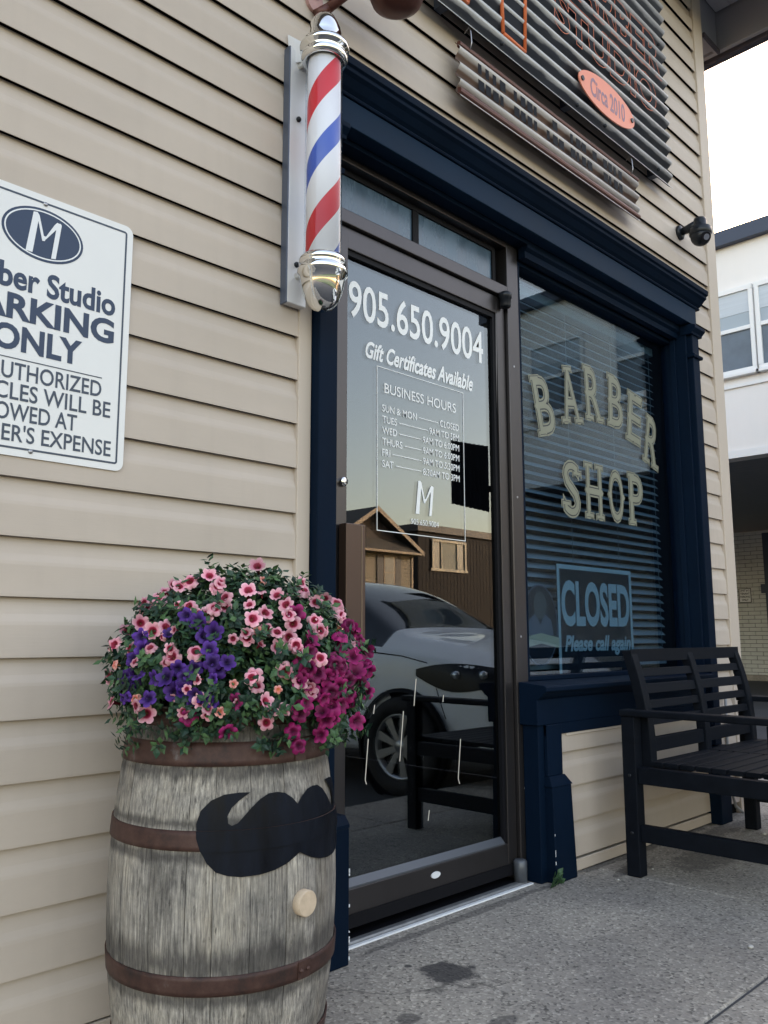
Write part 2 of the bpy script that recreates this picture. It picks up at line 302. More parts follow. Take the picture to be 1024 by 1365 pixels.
pet_pink = petal('petal_pink', [(0, (.20, .09, .02)), (.14, (.16, .01, .02)), (.40, (.36, .015, .055)), (.52, (.78, .27, .36)), (1, (.86, .50, .55))])
pet_purple = petal('petal_purple', [(0, (.01, .005, .02)), (.3, (.03, .008, .09)), (1, (.12, .035, .33))])
pet_mag = petal('petal_magenta', [(0, (.05, .0, .02)), (.3, (.13, .004, .045)), (1, (.40, .016, .15))])
pet_peach = petal('petal_peach', [(0, (.5, .25, .06)), (.4, (.66, .16, .13)), (1, (.85, .42, .36))])
leaf_m = mat('leaf', (.04, .09, .05), .5)
t, b = nodes(leaf_m); g = t.nodes.new('ShaderNodeNewGeometry')
rl = ramp(t, [(.25, (.008, .032, .02)), (.55, (.02, .068, .038)), (.85, (.06, .135, .05))]); t.links.new(g.outputs['Random Per Island'], rl.inputs[0])
t.links.new(rl.outputs[0], b.inputs['Base Color']); b.inputs['Specular IOR Level'].default_value = .35

# ------------------------------------------------------------------ builders
class MB:
    def __init__(s): s.v = []; s.f = []; s.m = []; s.sm = []
    def add(s, vs, fs, mi=0, smooth=False):
        o = len(s.v); s.v += [tuple(p) for p in vs]
        for f in fs: s.f.append(tuple(i+o for i in f)); s.m.append(mi); s.sm.append(smooth)
        return s
    def box(s, x0, x1, y0, y1, z0, z1, mi=0):
        return s.add([(x, y, z) for z in (z0, z1) for y in (y0, y1) for x in (x0, x1)],
              [(0, 2, 3, 1), (4, 5, 7, 6), (0, 1, 5, 4), (2, 6, 7, 3), (0, 4, 6, 2), (1, 3, 7, 5)], mi)
    def hexa(s, p, mi=0):   # eight corners, bottom ring then top ring
        return s.add(p, [(3, 2, 1, 0), (4, 5, 6, 7), (0, 1, 5, 4), (1, 2, 6, 5), (2, 3, 7, 6), (3, 0, 4, 7)], mi)
    def extx(s, prof, x0, x1, mi=0, smooth=False, caps=True):   # profile of (y, z) swept along x
        n = len(prof); vs = [(x0, y, z) for y, z in prof]+[(x1, y, z) for y, z in prof]
        fs = [(i, (i+1) % n, (i+1) % n+n, i+n) for i in range(n)]
        s.add(vs, fs, mi, smooth)
        if caps: s.add(vs, [tuple(range(n))[::-1], tuple(range(n, 2*n))], mi)
        return s
    def exty(s, prof, y0, y1, mi=0):   # profile of (x, z) swept along y
        n = len(prof); vs = [(x, y0, z) for x, z in prof]+[(x, y1, z) for x, z in prof]
        return s.add(vs, [(i, (i+1) % n, (i+1) % n+n, i+n) for i in range(n)]+[tuple(range(n))[::-1], tuple(range(n, 2*n))], mi)
    def lathe(s, prof, c, n=32, mi=0, axis='z', smooth=True):   # prof of (r, h)
        c = Vector(c); vs = []
        for r, h in prof:
            for k in range(n):
                a = 2*math.pi*k/n; u, v = r*math.cos(a), r*math.sin(a)
                vs.append(c+(Vector((u, v, h)) if axis == 'z' else Vector((h, u, v)) if axis == 'x' else Vector((u, h, v))))
        fs = []
        for i in range(len(prof)-1):
            for k in range(n):
                a, b_ = i*n+k, i*n+(k+1) % n; fs.append((a, b_, b_+n, a+n))
        s.add(vs, fs, mi, smooth); return s
    def tube(s, pts, r, n=10, mi=0, caps=True):
        pts = [Vector(p) for p in pts]; rs = r if isinstance(r, (list, tuple)) else [r]*len(pts); vs = []; ref = None
        for i, p in enumerate(pts):
            d = (pts[min(i+1, len(pts)-1)]-pts[max(i-1, 0)]).normalized()
            if ref is None: ref = d.orthogonal().normalized()
            ref = (ref-d*ref.dot(d)).normalized(); o = d.cross(ref)
            for k in range(n):
                a = 2*math.pi*k/n; vs.append(p+(ref*math.cos(a)+o*math.sin(a))*rs[i])
        fs = [(i*n+k, i*n+(k+1) % n, (i+1)*n+(k+1) % n, (i+1)*n+k) for i in range(len(pts)-1) for k in range(n)]
        s.add(vs, fs, mi, True)
        if caps: s.add(vs, [tuple(range(n))[::-1], tuple(range((len(pts)-1)*n, len(pts)*n))], mi)
        return s
    def ball(s, c, r, n=16, mi=0, sc=(1, 1, 1)):
        c = Vector(c); h = n//2
        vs = [c+Vector((math.sin(math.pi*i/h)*math.cos(2*math.pi*k/n)*r*sc[0], math.sin(math.pi*i/h)*math.sin(2*math.pi*k/n)*r*sc[1], math.cos(math.pi*i/h)*r*sc[2])) for i in range(h+1) for k in range(n)]
        return s.add(vs, [(i*n+k, (i+1)*n+k, (i+1)*n+(k+1) % n, i*n+(k+1) % n) for i in range(h) for k in range(n)], mi, True)
    def build(s, name, m, parent=None, origin=None, bevel=0, local=False, kind=None):
        return mesh_obj(name, s.v, s.f, m, parent, origin, bevel, local, kind, s.m, s.sm)

WORLD = {}
def mesh_obj(name, v, f, m, parent=None, origin=None, bevel=0, local=False, kind=None, mi=None, sm=None):
    v = [Vector(p) for p in v]
    if local: org = Vector((0, 0, 0)) if origin is None else Vector(origin)
    elif origin is not None: org = Vector(origin)
    else:
        lo = Vector([min(p[i] for p in v) for i in range(3)]); hi = Vector([max(p[i] for p in v) for i in range(3)])
        org = Vector(((lo.x+hi.x)/2, (lo.y+hi.y)/2, lo.z))
    me = bpy.data.meshes.new(name); me.from_pydata([p-org for p in v], [], f)
    for mm in (m if isinstance(m, (list, tuple)) else [m]): me.materials.append(mm)
    if mi: me.polygons.foreach_set('material_index', mi)
    if sm: me.polygons.foreach_set('use_smooth', sm)
    bm = bmesh.new(); bm.from_mesh(me); bmesh.ops.remove_doubles(bm, verts=bm.verts, dist=1e-6)
    bmesh.ops.recalc_face_normals(bm, faces=bm.faces); bm.to_mesh(me); bm.free()
    o = bpy.data.objects.new(name, me); COL.objects.link(o)
    put(o, org, parent, local)
    if bevel:
        bv = o.modifiers.new('bevel', 'BEVEL'); bv.width = bevel; bv.segments = 2; bv.limit_method = 'ANGLE'; bv.angle_limit = R(40)
    if kind: o['kind'] = kind
    return o
def put(o, org, parent, local=False):
    WORLD[o] = Vector(org)
    if parent is not None:
        o.parent = parent; o.location = Vector(org) if local else Vector(org)-WORLD[parent]
    else: o.location = org
def tag(o, label, cat, group=None):
    o['label'] = label; o['category'] = cat
    if group: o['group'] = group
    return o
def thing(name, label, cat, loc=(0, 0, 0), group=None):
    o = bpy.data.objects.new(name, None); COL.objects.link(o); o.empty_display_size = .1
    o.location = loc; WORLD[o] = Vector(loc); return tag(o, label, cat, group)

def text_raw(s, offset=0.0, shear=0.0, spacing=1.0, outline=0.0, res=4):
    cu = bpy.data.curves.new('t', 'FONT'); cu.body = s; cu.size = 1; cu.offset = offset; cu.shear = shear
    cu.space_character = spacing; cu.resolution_u = res
    if outline: cu.fill_mode = 'NONE'; cu.bevel_depth = outline; cu.bevel_resolution = 1
    o = bpy.data.objects.new('t', cu); COL.objects.link(o)
    dg = bpy.context.evaluated_depsgraph_get(); me = bpy.data.meshes.new_from_object(o.evaluated_get(dg))
    v = [tuple(p.co) for p in me.vertices]; f = [tuple(p.vertices) for p in me.polygons]
    bpy.data.objects.remove(o); bpy.data.curves.remove(cu); bpy.data.meshes.remove(me); return v, f
CAPH = None
def text(name, s, m, parent, y, x=None, z=0, h=.03, fit=None, align='L', offset=0.012, shear=0.0, spacing=1.0, rot=0.0, xs=1.0, zfit=None, outline=0.0, plane='y', thick=0.0):
    """writing in the plane y = const: cap height h standing on z, or stretched to fit=(x0, x1) and zfit=(z0, z1)"""
    global CAPH
    if CAPH is None:
        q, _ = text_raw('H'); CAPH = max(p[1] for p in q)
    v, f = text_raw(s, offset, shear, spacing, outline)
    lo, hi = min(p[0] for p in v), max(p[0] for p in v)
    k = h/CAPH; kx = k*xs
    if fit: kx = (fit[1]-fit[0])/(hi-lo); x0 = fit[0]
    else:
        wd = (hi-lo)*kx; x0 = x if align == 'L' else x-wd if align == 'R' else x-wd/2
    zl, zh = min(p[1] for p in v), max(p[1] for p in v)
    if zfit: kz = (zfit[1]-zfit[0])/(zh-zl); zb = zfit[0]-zl*kz
    else: kz = k; zb = z
    P = [((p[0]-lo)*kx+x0, zb+p[1]*kz, p[2]*k) for p in v]
    if rot:
        cx = (min(p[0] for p in P)+max(p[0] for p in P))/2; cz = zb+h/2; c, s_ = math.cos(rot), math.sin(rot)
        P = [(cx+(a-cx)*c-(d-cz)*s_, cz+(a-cx)*s_+(d-cz)*c, e) for a, d, e in P]
    return mesh_obj(name, [(a, y-e, d) if plane == 'y' else (y-e, -a, d) for a, d, e in P], f, m, parent)
def poly(name, pts, y, m, parent, th=.0006):
    mb = MB(); mb.exty(pts, y, y-th); return mb.build(name, m, parent)
def ring(name, cx, cz, a, b_, wd, y, m, parent, n=48, rot=0, th=.0006):
    vs = []; c, s_ = math.cos(rot), math.sin(rot)
    for q in (0, wd):
        for k in range(n):
            u, v = (a-q)*math.cos(2*math.pi*k/n), (b_-q)*math.sin(2*math.pi*k/n)
            vs.append((cx+u*c-v*s_, y, cz+u*s_+v*c))
    return mesh_obj(name, vs, [(k, (k+1) % n, n+(k+1) % n, n+k) for k in range(n)], m, parent)
def ellipse(cx, cz, a, b_, n=48, rot=0):
    c, s_ = math.cos(rot), math.sin(rot); o = []
    for k in range(n):
        u, v = a*math.cos(2*math.pi*k/n), b_*math.sin(2*math.pi*k/n); o.append((cx+u*c-v*s_, cz+u*s_+v*c))
    return o
def rrect(x0, x1, z0, z1, r, n=5):
    o = []
    for cx, cz, a0 in ((x1-r, z1-r, 0), (x0+r, z1-r, 90), (x0+r, z0+r, 180), (x1-r, z0+r, 270)):
        for k in range(n+1): o.append((cx+r*math.cos(R(a0+90*k/n)), cz+r*math.sin(R(a0+90*k/n))))
    return o

# ------------------------------------------------------------------ ground, road, pavement
gnd = mesh_obj('ground', [(-250, -250, -.11), (250, -250, -.11), (250, 250, -.11), (-250, 250, -.11)], [(0, 1, 2, 3)], asphalt); gnd['kind'] = 'structure'
lw = MB().box(-60, 90, -60, -13.5, -.3, .02).build('lawn', lawn); lw['kind'] = 'structure'
pv = bpy.data.objects.new('pavement', None); COL.objects.link(pv); WORLD[pv] = Vector((0, 0, -.1)); pv.location = (0, 0, -.1); pv['kind'] = 'structure'
xs_ = [-7.2, -5.1, -3.0, -.9, 1.215, 3.22, 5.3, 7.2]
for i in range(len(xs_)-1):
    for y0, y1 in ((-1.45, -.98), (-.98, .3)):
        if xs_[i] >= 5.2 and y1 > 0: y1 = .9
        MB().box(xs_[i]+.004, xs_[i+1]-.004, y0+.004, y1-.004, -.14, random.uniform(-.0015, .0005)).build('concrete_slab', concrete, pv, bevel=.006)
MB().box(-7.2, 7.2, -1.445, .9, -.14, -.006).build('joint_bed', asphalt, pv)

# ------------------------------------------------------------------ the shop building
shop = thing('shop_building', 'beige vinyl sided barber shop with navy trimmed door and window', 'building', (1.5, 0, 0))
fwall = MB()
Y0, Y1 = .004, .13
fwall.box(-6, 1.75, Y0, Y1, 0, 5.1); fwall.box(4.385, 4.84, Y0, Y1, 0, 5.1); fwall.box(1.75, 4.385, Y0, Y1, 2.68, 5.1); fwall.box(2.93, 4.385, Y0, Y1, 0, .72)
fw_o = fwall.build('front_wall', seam_shade, shop)
# dutch lap siding, one board a course
E_ = .1405; Z0 = .204-E_
def board(z, x0, x1, top=None):
    fr_ = [(-.0215, z-.003), (-.0217, z+.002), (-.0202, z+.072), (-.0188, z+.080), (-.012, z+.098), (-.0065, z+.125), (-.0055, z+E_-.0005)]
    if top is not None:
        fr_ = [p for p in fr_ if p[1] < top-.002]; fr_.append((fr_[-1][0], top))
    pr = fr_+[(y+.0017, q) for y, q in reversed(fr_)]
    dx = random.uniform(-.0008, .0008)
    return MB().extx([(y+dx*.5, zz) for y, zz in pr], x0, x1).build('siding_board', vinyl, fw_o)
z = Z0; k = 0
while z < 5.0:
    if z < 2.82:
        if k == 0: board(z, -6, 1.625)
        else: board(z, -6, 1.625)
        board(z, 4.475, 4.752)
        if z < .5: board(z, 3.0, 4.42, top=.556 if z+E_ > .55 else None)
    else:
        j = 2.9+((k*1.37) % 1.5)
        if k % 3 == 1: board(z, -6, j); board(z, j+.002, 4.752)
        else: board(z, -6, 4.752)
    z += E_; k += 1
MB().box(3.0, 4.42, -.022, .003, .004, .05).build('starter_strip', vinyl_trim, fw_o, bevel=.003)
MB().box(-6, 1.60, -.022, .003, .004, .055).build('starter_strip', vinyl_trim, fw_o, bevel=.003)
MB().box(3.052, 4.42, -.028, .003, .545, .57).build('trim_strip', vinyl_trim, fw_o, bevel=.003)
MB().box(1.612, 1.664, -.026, .003, 0, 2.83).build('trim_strip', vinyl_trim, fw_o, bevel=.003)
MB().box(4.738, 4.86, -.03, .003, 0, 5.1).build('corner_trim', vinyl_trim, fw_o, bevel=.004)
MB().box(4.842, 4.868, .003, .11, 0, 5.1).build('corner_trim', vinyl_trim, fw_o, bevel=.004)
sw = MB().box(4.80, 4.845, .132, 9, 0, 5.1).build('side_wall', vinyl_trim, shop)
z = Z0
while z < 5.0:
    pr = [(-.003, z+.004), (.019, z-.002), (.0205, z+.002), (.020, z+.072), (.012, z+.098), (.004, z+E_+.012), (-.003, z+E_+.012)]
    m_ = MB(); m_.exty([(4.846+a, c) for a, c in pr], .115, 9); m_.build('siding_board', vinyl, sw); z += E_
MB().box(-6, -5.95, .132, 9, 0, 5.1).build('side_wall', vinyl_trim, shop)
MB().box(-6, 4.845, 9, 9.05, 0, 5.1).build('back_wall', vinyl_trim, shop)
# roof with front overhang: soffit planks, drop fascia
roof = MB(); roof.hexa([(-6.4, -.52, 5.11), (5.24, -.52, 5.11), (5.24, 9.4, 5.11), (-6.4, 9.4, 5.11), (-6.4, -.52, 5.16), (5.24, -.52, 5.16), (5.24, 4.4, 6.6), (-6.4, 4.4, 6.6)])
roof.hexa([(-6.4, 4.4, 5.12), (5.24, 4.4, 5.12), (5.24, 9.4, 5.12), (-6.4, 9.4, 5.12), (-6.4, 4.4, 6.6), (5.24, 4.4, 6.6), (5.24, 9.4, 5.16), (-6.4, 9.4, 5.16)])
roof_o = roof.build('roof', shingle, shop)
yy = -.5
for i in range(5):
    MB().box(-6.3, 5.18, -.498+i*.1002, -.498+i*.1002+.098, 5.09, 5.108).build('soffit_board', soffit_m, roof_o, bevel=.003)
MB().box(5.2, 5.235, -.53, 9.3, 4.82, 5.108).build('fascia', soffit_m, roof_o, bevel=.004)
MB().box(-6.3, 5.199, -.535, -.5, 4.86, 5.108).build('fascia', soffit_m, roof_o, bevel=.004)
MB().box(4.872, 5.198, .012, .04, 4.82, 5.108).build('fascia', soffit_m, roof_o)
MB().box(4.872, 5.198, .042, 9.2, 4.84, 4.86).build('soffit_board', soffit_m, roof_o)
MB().box(5.237, 5.30, -.5, 9.2, 4.79, 4.90).build('gutter', eave_gutter, roof_o, bevel=.01)
MB().box(4.95, 5.19, -.01, .008, 4.785, 4.818).build('gutter', eave_gutter, roof_o, bevel=.005)
# interior
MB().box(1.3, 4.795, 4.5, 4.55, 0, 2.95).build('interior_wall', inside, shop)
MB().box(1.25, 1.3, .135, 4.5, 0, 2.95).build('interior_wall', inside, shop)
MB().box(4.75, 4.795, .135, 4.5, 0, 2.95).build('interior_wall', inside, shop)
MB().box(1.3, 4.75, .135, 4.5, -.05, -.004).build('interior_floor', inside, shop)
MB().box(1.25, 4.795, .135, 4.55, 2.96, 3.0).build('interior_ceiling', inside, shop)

# navy surround: entablature, pilasters, sill
ent = MB()
ent.extx([(.0, 2.675), (-.06, 2.675), (-.06, 2.775), (.0, 2.775)], 1.665, 4.455)
ent_o = ent.build('entablature', navy_lt, shop, bevel=.003)
MB().extx([(0, 2.776), (-.066, 2.776), (-.07, 2.784), (-.064, 2.79), (-.078, 2.80), (-.098, 2.822), (-.112, 2.832), (-.112, 2.845), (-.122, 2.85), (-.126, 2.872), (-.118, 2.882), (-.02, 2.90), (0, 2.90)], 1.635, 4.49).build('cornice', navy, ent_o, bevel=.002)
MB().box(1.668, 4.45, .0, .055, 2.655, 2.674).build('header_soffit', navy, ent_o)
MB().extx([(.05, 2.60), (.015, 2.60), (.015, 2.63), (.0, 2.64), (.0, 2.656), (.05, 2.656)], 2.912, 4.388).build('head_moulding', navy, ent_o)
def pilaster(x0, x1, zc, zb, ymain=-.06):
    p = MB().box(x0, x1, ymain, .0, zb, 2.674).build('pilaster', navy, shop, bevel=.004)
    c = MB().extx([(0, zc), (ymain-.008, zc), (ymain-.012, zc+.012), (ymain-.03, zc+.03), (ymain-.03, zc+.048), (ymain-.004, zc+.056), (0, zc+.056)], x0-.025, x1+.025).build('capital', navy, p, bevel=.002)
    MB().extx([(0, zc-.13), (ymain-.012, zc-.13), (ymain-.016, zc-.115), (ymain-.004, zc-.105), (0, zc-.105)], x0-.014, x1+.014).build('capital_band', navy, p, bevel=.002)
    return p
pl = pilaster(1.667, 1.745, 2.61, .39)
MB().box(1.63, 1.787, -.08, .0, 0, .386).build('plinth', navy, pl, bevel=.004)
MB().extx([(0, .386), (-.082, .386), (-.082, .396), (-.062, .42), (0, .42)], 1.632, 1.785).build('plinth_cap', navy, pl)
prr = pilaster(4.39, 4.47, 2.612, .39)
MB().box(4.37, 4.5, -.08, .0, 0, .386).build('plinth', navy, prr, bevel=.004)
# stepped post between door and window, under the sill
post = MB().box(2.862, 2.955, -.018, .055, .0, .599).build('post', navy, shop, bevel=.003)
MB().box(2.90, 3.005, -.036, -.0185, .40, .60).build('post_panel', navy, post, bevel=.003)
MB().hexa([(2.90, -.06, 0), (3.05, -.06, 0), (3.05, -.0, 0), (2.90, -.0, 0), (2.90, -.054, .36), (3.035, -.054, .36), (3.035, -.0, .36), (2.90, -.0, .36)]).build('plinth', navy, post, bevel=.003)
MB().hexa([(2.895, -.058, .361), (3.04, -.058, .361), (3.04, -.0, .361), (2.895, -.0, .361), (2.90, -.04, .40), (3.012, -.04, .40), (3.012, -.0, .40), (2.90, -.0, .40)]).build('plinth_cap', navy, post, bevel=.002)
for i in range(5):   # chipped paint down the edge
    zz = random.choice((.02, .05, .06, .10, .17, .21))+random.uniform(0, .03)
    MB().box(2.899, 2.9022, -.0612+.006*zz/.36, -.0585, zz, zz+random.uniform(.006, .022)).build('paint_chip', sign_white2, post)
for i in range(7):
    zz = random.uniform(.01, .36); MB().box(1.7845, 1.7885, -.0812, -.0785, zz, zz+random.uniform(.003, .012)).build('paint_chip', sign_white2, pl)
sill = MB()
sill.extx([(.06, .60), (-.03, .60), (-.03, .70), (-.045, .71), (-.06, .725), (-.075, .735), (-.075, .752), (-.06, .758), (.06, .768)], 2.845, 4.388)
sill_o = sill.build('window_sill', navy, shop, bevel=.003)
MB().box(2.90, 4.388, -.03, .0, .557, .60).build('apron_board', navy, sill_o)

MB().box(4.371, 4.3895, -.03, .059, .77, 2.655).build('window_jamb', navy, shop, bevel=.003)
MB().box(4.395, 4.42, -.012, -.001, .40, 2.66).build('window_casing', navy, shop)
# ---- door
door = MB()
DY0, DY1 = .072, .122
door.box(1.83, 1.908, DY0, DY1, .03, 2.395); door.box(2.772, 2.828, DY0, DY1, .03, 2.395)
door.box(1.908, 2.772, DY0, DY1, 2.318, 2.395); door.box(1.908, 2.772, DY0, DY1, .04, .152)
door_o = door.build('door', bronze, shop, bevel=.003)
MB().box(1.905, 2.775, .094, .102, .15, 2.32).build('glass', glass_door, door_o)
def stops(mb, x0, x1, z0, z1, y0, y1, wd):
    mb.box(x0, x0+wd, y0, y1, z0, z1); mb.box(x1-wd, x1, y0, y1, z0, z1); mb.box(x0+wd, x1-wd, y0, y1, z1-wd, z1); mb.box(x0+wd, x1-wd, y0, y1, z0, z0+wd)
st = MB(); st.box(2.752, 2.7715, .08, .0935, .152, 2.318); st.box(1.9085, 2.752, .08, .0935, 2.298, 2.3175)
st.build('glazing_bead', black_pl, door_o)
MB().extx([(.0935, .1525), (.073, .1525), (.073, .158), (.0935, .178)], 1.9085, 2.752).build('bottom_bead', bead_metal, door_o)
MB().box(1.9, 2.80, .066, .0715, .035, .075).build('door_sweep', black_pl, door_o)
MB().box(1.83, 2.83, .0555, .13, -.02, .008).build('threshold', black_pl, door_o)
MB().exty(ellipse(2.342, .118, .024, .011), .0685, .0718).build('door_badge', sign_white2, door_o)
MB().lathe([(.0, .058), (.014, .058), (.016, .062), (.016, .0715)], (1.887, 0, 1.47), 20, axis='y').build('lock_cylinder', chrome, door_o)
pull = MB().box(1.868, 1.958, .03, .068, .80, 1.325).build('pull_handle', bronze_br, door_o, bevel=.004)
MB().box(1.938, 1.941, .0285, .0297, .80, 1.322).build('handle_seam', house_trim, pull)
MB().box(1.83, 2.83, .028, .055, -.02, .012).build('threshold', grey_metal, door_o, bevel=.004)
MB().box(1.80, 2.85, .010, .0275, -.02, .004).build('threshold_edge', white_trim, door_o, bevel=.003)
MB().lathe([(.0, 2.345), (.022, 2.345), (.024, 2.35), (.024, 2.382), (.028, 2.384), (.028, 2.405), (.02, 2.412), (0, 2.412)], (2.80, .045, 0), 20).build('hinge', cam_black, door_o)
MB().lathe([(.0, .012), (.026, .012), (.026, .085), (.02, .092), (0, .092)], (2.81, .045, 0), 20).build('hinge', bead_metal, door_o)
# writing on the door glass
TY = .0925
text('lettering', '905.650.9004', vinyl_white, door_o, TY, fit=(1.932, 2.70), zfit=(2.078, 2.218), offset=.012)
text('lettering', 'Gift Certificates Available', vinyl_white, door_o, TY, fit=(2.015, 2.628), zfit=(1.945, 2.010), offset=.03, shear=.32)
text('lettering', 'BUSINESS HOURS', vinyl_white, door_o, TY, fit=(2.112, 2.517), zfit=(1.833, 1.871), offset=.006)
rows = (('SUN & MON', 'CLOSED'), ('TUES', '9AM TO 5PM'), ('WED', '9AM TO 6:00PM'), ('THURS', '9AM TO 6:00PM'), ('FRI', '9AM TO 5:30PM'), ('SAT', '8:30AM TO 3PM'))
for i, (a, c) in enumerate(rows):
    zz = 1.762-i*.0412
    la = text('lettering', a, vinyl_white, door_o, TY, x=2.100, z=zz, h=.0255, offset=.009, xs=.92)
    lc = text('lettering', c, vinyl_white, door_o, TY, x=2.534, z=zz, h=.0255, align='R', offset=.009, xs=.84)
    xa = max(v.co.x for v in la.data.vertices)+WORLD[la].x+.012; xc = min(v.co.x for v in lc.data.vertices)+WORLD[lc].x-.010
    if xc > xa: MB().box(xa, xc, TY-.0005, TY, zz+.0105, zz+.0135).build('dash', vinyl_white, door_o)
bxm = MB(); stops(bxm, 2.072, 2.564, 1.322, 1.928, TY-.0005, TY, .0028); bxm.build('border_line', vinyl_white, door_o)
def brush_m(cx, cz, h, y, m, parent, name='emblem'):
    s = h; P = []
    mb = MB()
    for q in ([(-.40, -.5), (-.24, -.5), (-.13, .46), (-.18, .52), (-.27, .5)], [(-.20, .50), (-.13, .46), (.0, -.02), (.07, -.02), (.03, -.14), (-.03, -.15)], [(.0, -.12), (.06, -.08), (.36, .34), (.40, .40), (.30, .42), (.24, .34)], [(.20, -.52), (.31, -.50), (.41, .38), (.38, .42), (.30, .40)]):
        y -= .0003; mb.exty([(cx+a*s, cz+b_*s) for a, b_ in q], y, y-.0002)
    return mb.build(name, m, parent)
brush_m(2.325, 1.466, .125, TY, vinyl_white, door_o)
text('lettering', '905.650.9004', vinyl_white, door_o, TY, fit=(2.25, 2.405), zfit=(1.362, 1.383), offset=.0)
# glints on the door glass, painted as thin pale strips
for (xa, za, xb, zb) in ((2.03, .609, 2.016, .476), (2.203, .69, 2.183, .52), (2.515, .568, 2.498, .425), (2.27, .80, 2.258, .705), (2.06, .72, 2.055, .69), (2.016, .476, 2.022, .462), (2.498, .425, 2.506, .406), (2.335, .335, 2.328, .30), (2.42, .735, 2.416, .71)):
    poly('glint', [(xa, za), (xa+.0035, za), (xb+.0035, zb), (xb, zb)], TY+.0006, glint_m, door_o, .0004)

# ---- door frame and transom
fr = MB(); FY0, FY1 = .056, .128
fr.box(1.752, 1.827, FY0, FY1, 0, 2.655); fr.box(2.832, 2.912, FY0, FY1, .0, 2.655); fr.box(1.827, 2.832, FY0, FY1, 2.40, 2.452); fr.box(1.827, 2.832, FY0, FY1, 2.632, 2.655)
frame_o = fr.build('door_frame', bronze, shop, bevel=.003)
tr = MB(); stops(tr, 1.828, 2.80, 2.4525, 2.6315, .092, .118, .022); tr.box(2.272, 2.306, .092, .118, 2.4745, 2.6095); tr.build('transom_frame', black_pl, frame_o, bevel=.002)
tp = mat('transom_film', (0.05, 0.10, 0.15), .25, noise=(9, .5, (1, 1, .35)), spec=.8)
MB().box(1.85, 2.272, .10, .106, 2.4745, 2.6095).build('transom_pane', tp, frame_o)
MB().box(2.306, 2.778, .10, .106, 2.4745, 2.6095).build('transom_pane', tp, frame_o)
for zz in (.35, .95, 1.53, 2.1): MB().lathe([(0, .0545), (.004, .0545), (.005, .0558)], (2.868, 0, zz), 10, axis='y').build('screw', scr_metal, frame_o)

# ---- shop window
win = MB(); stops(win, 2.9125, 4.388, .769, 2.6, .06, .12, .018); win.box(4.355, 4.3695, .03, .0598, .769, 2.6)
win_o = win.build('window', navy, shop, bevel=.002)
MB().box(2.9285, 4.3715, .086, .094, .785, 2.584).build('glass', glass_win, win_o)
WY = .0845
def slab_letter(ch, cx, cz, h, wd, rot):
    """western slab letter: cream face, dark inline, spurred serifs"""
    root = None
    for (off_, m_, dy, gx) in ((.034, cream, 0, .010), (.012, ink, .0006, .005), (-.004, cream, .0012, .001)):
        v, f = text_raw(ch, off_)
        lo, hi = min(p[0] for p in v), max(p[0] for p in v); zl, zh = min(p[1] for p in v), max(p[1] for p in v)
        q0, _ = text_raw(ch, .012); l0, h0 = min(p[0] for p in q0), max(p[0] for p in q0); a0, b0 = min(p[1] for p in q0), max(p[1] for p in q0)
        kx, kz = wd/(h0-l0), h/(b0-a0)
        P = [((p[0]-(l0+h0)/2)*kx, (p[1]-(a0+b0)/2)*kz) for p in v]
        F = list(f); base = len(P); yv = [WY-dy]*base
        sw_, sh = wd*.46, h*.07
        ser = {'B': [(-.34, -1), (-.34, 1)], 'R': [(-.34, -1), (-.34, 1), (.38, -1)], 'A': [(-.42, -1), (.42, -1), (0, 1)], 'E': [(-.34, -1), (-.34, 1), (.25, -1), (.25, 1)], 'H': [(-.36, -1), (-.36, 1), (.36, -1), (.36, 1)], 'P': [(-.34, -1), (-.34, 1)], 'S': [(.36, .62), (-.36, -.62)], 'O': []}[ch]
        rects = [(sx*wd, sz*(h/2-sh*.4), sw_/2, sh/2) for sx, sz in ser]
        mids = [(-.5, 0), (.5, 0)] if ch in 'OH' else [(-.46, 0)] if ch in 'BRPE' else []
        for j, (rx, rz, hw, hh) in enumerate(rects):
            b0_ = len(P); e = gx
            P += [(rx-hw-e, rz-hh-e), (rx-hw*.6, rz-hh*.4-e*.5), (rx+hw*.6, rz-hh*.4-e*.5), (rx+hw+e, rz-hh-e), (rx+hw+e, rz+hh+e), (rx-hw-e, rz+hh+e)]
            yv += [WY-dy-.00012*(j+1)]*6; F.append(tuple(range(b0_, b0_+6)))
        for j, (mx_, mz_) in enumerate(mids):
            b0_ = len(P); q = .012+gx*.7
            P += [(mx_*wd-q, mz_), (mx_*wd, mz_-q*1.4), (mx_*wd+q, mz_), (mx_*wd, mz_+q*1.4)]; yv += [WY-dy-.00006]*4; F.append(tuple(range(b0_, b0_+4)))
        c, s_ = math.cos(rot), math.sin(rot)
        V = [(cx+a*c-d*s_, y, cz+a*s_+d*c) for (a, d), y in zip(P, yv)]
        mesh_obj('letter', V, F, m_, win_o)
for ch, cx, cz, ro in (('B', 3.128, 1.985, 14), ('A', 3.345, 2.078, 9), ('R', 3.556, 2.126, 3), ('B', 3.772, 2.128, -3), ('E', 3.962, 2.077, -9), ('R', 4.14, 1.98, -14)):
    slab_letter(ch, cx, cz, .262, .135, R(ro))
for ch, cx, cz, ro in (('S', 3.334, 1.627, 0), ('H', 3.532, 1.638, 0), ('O', 3.74, 1.640, 0), ('P', 3.94, 1.645, 0)):
    slab_letter(ch, cx, cz, .258, .135, R(ro))

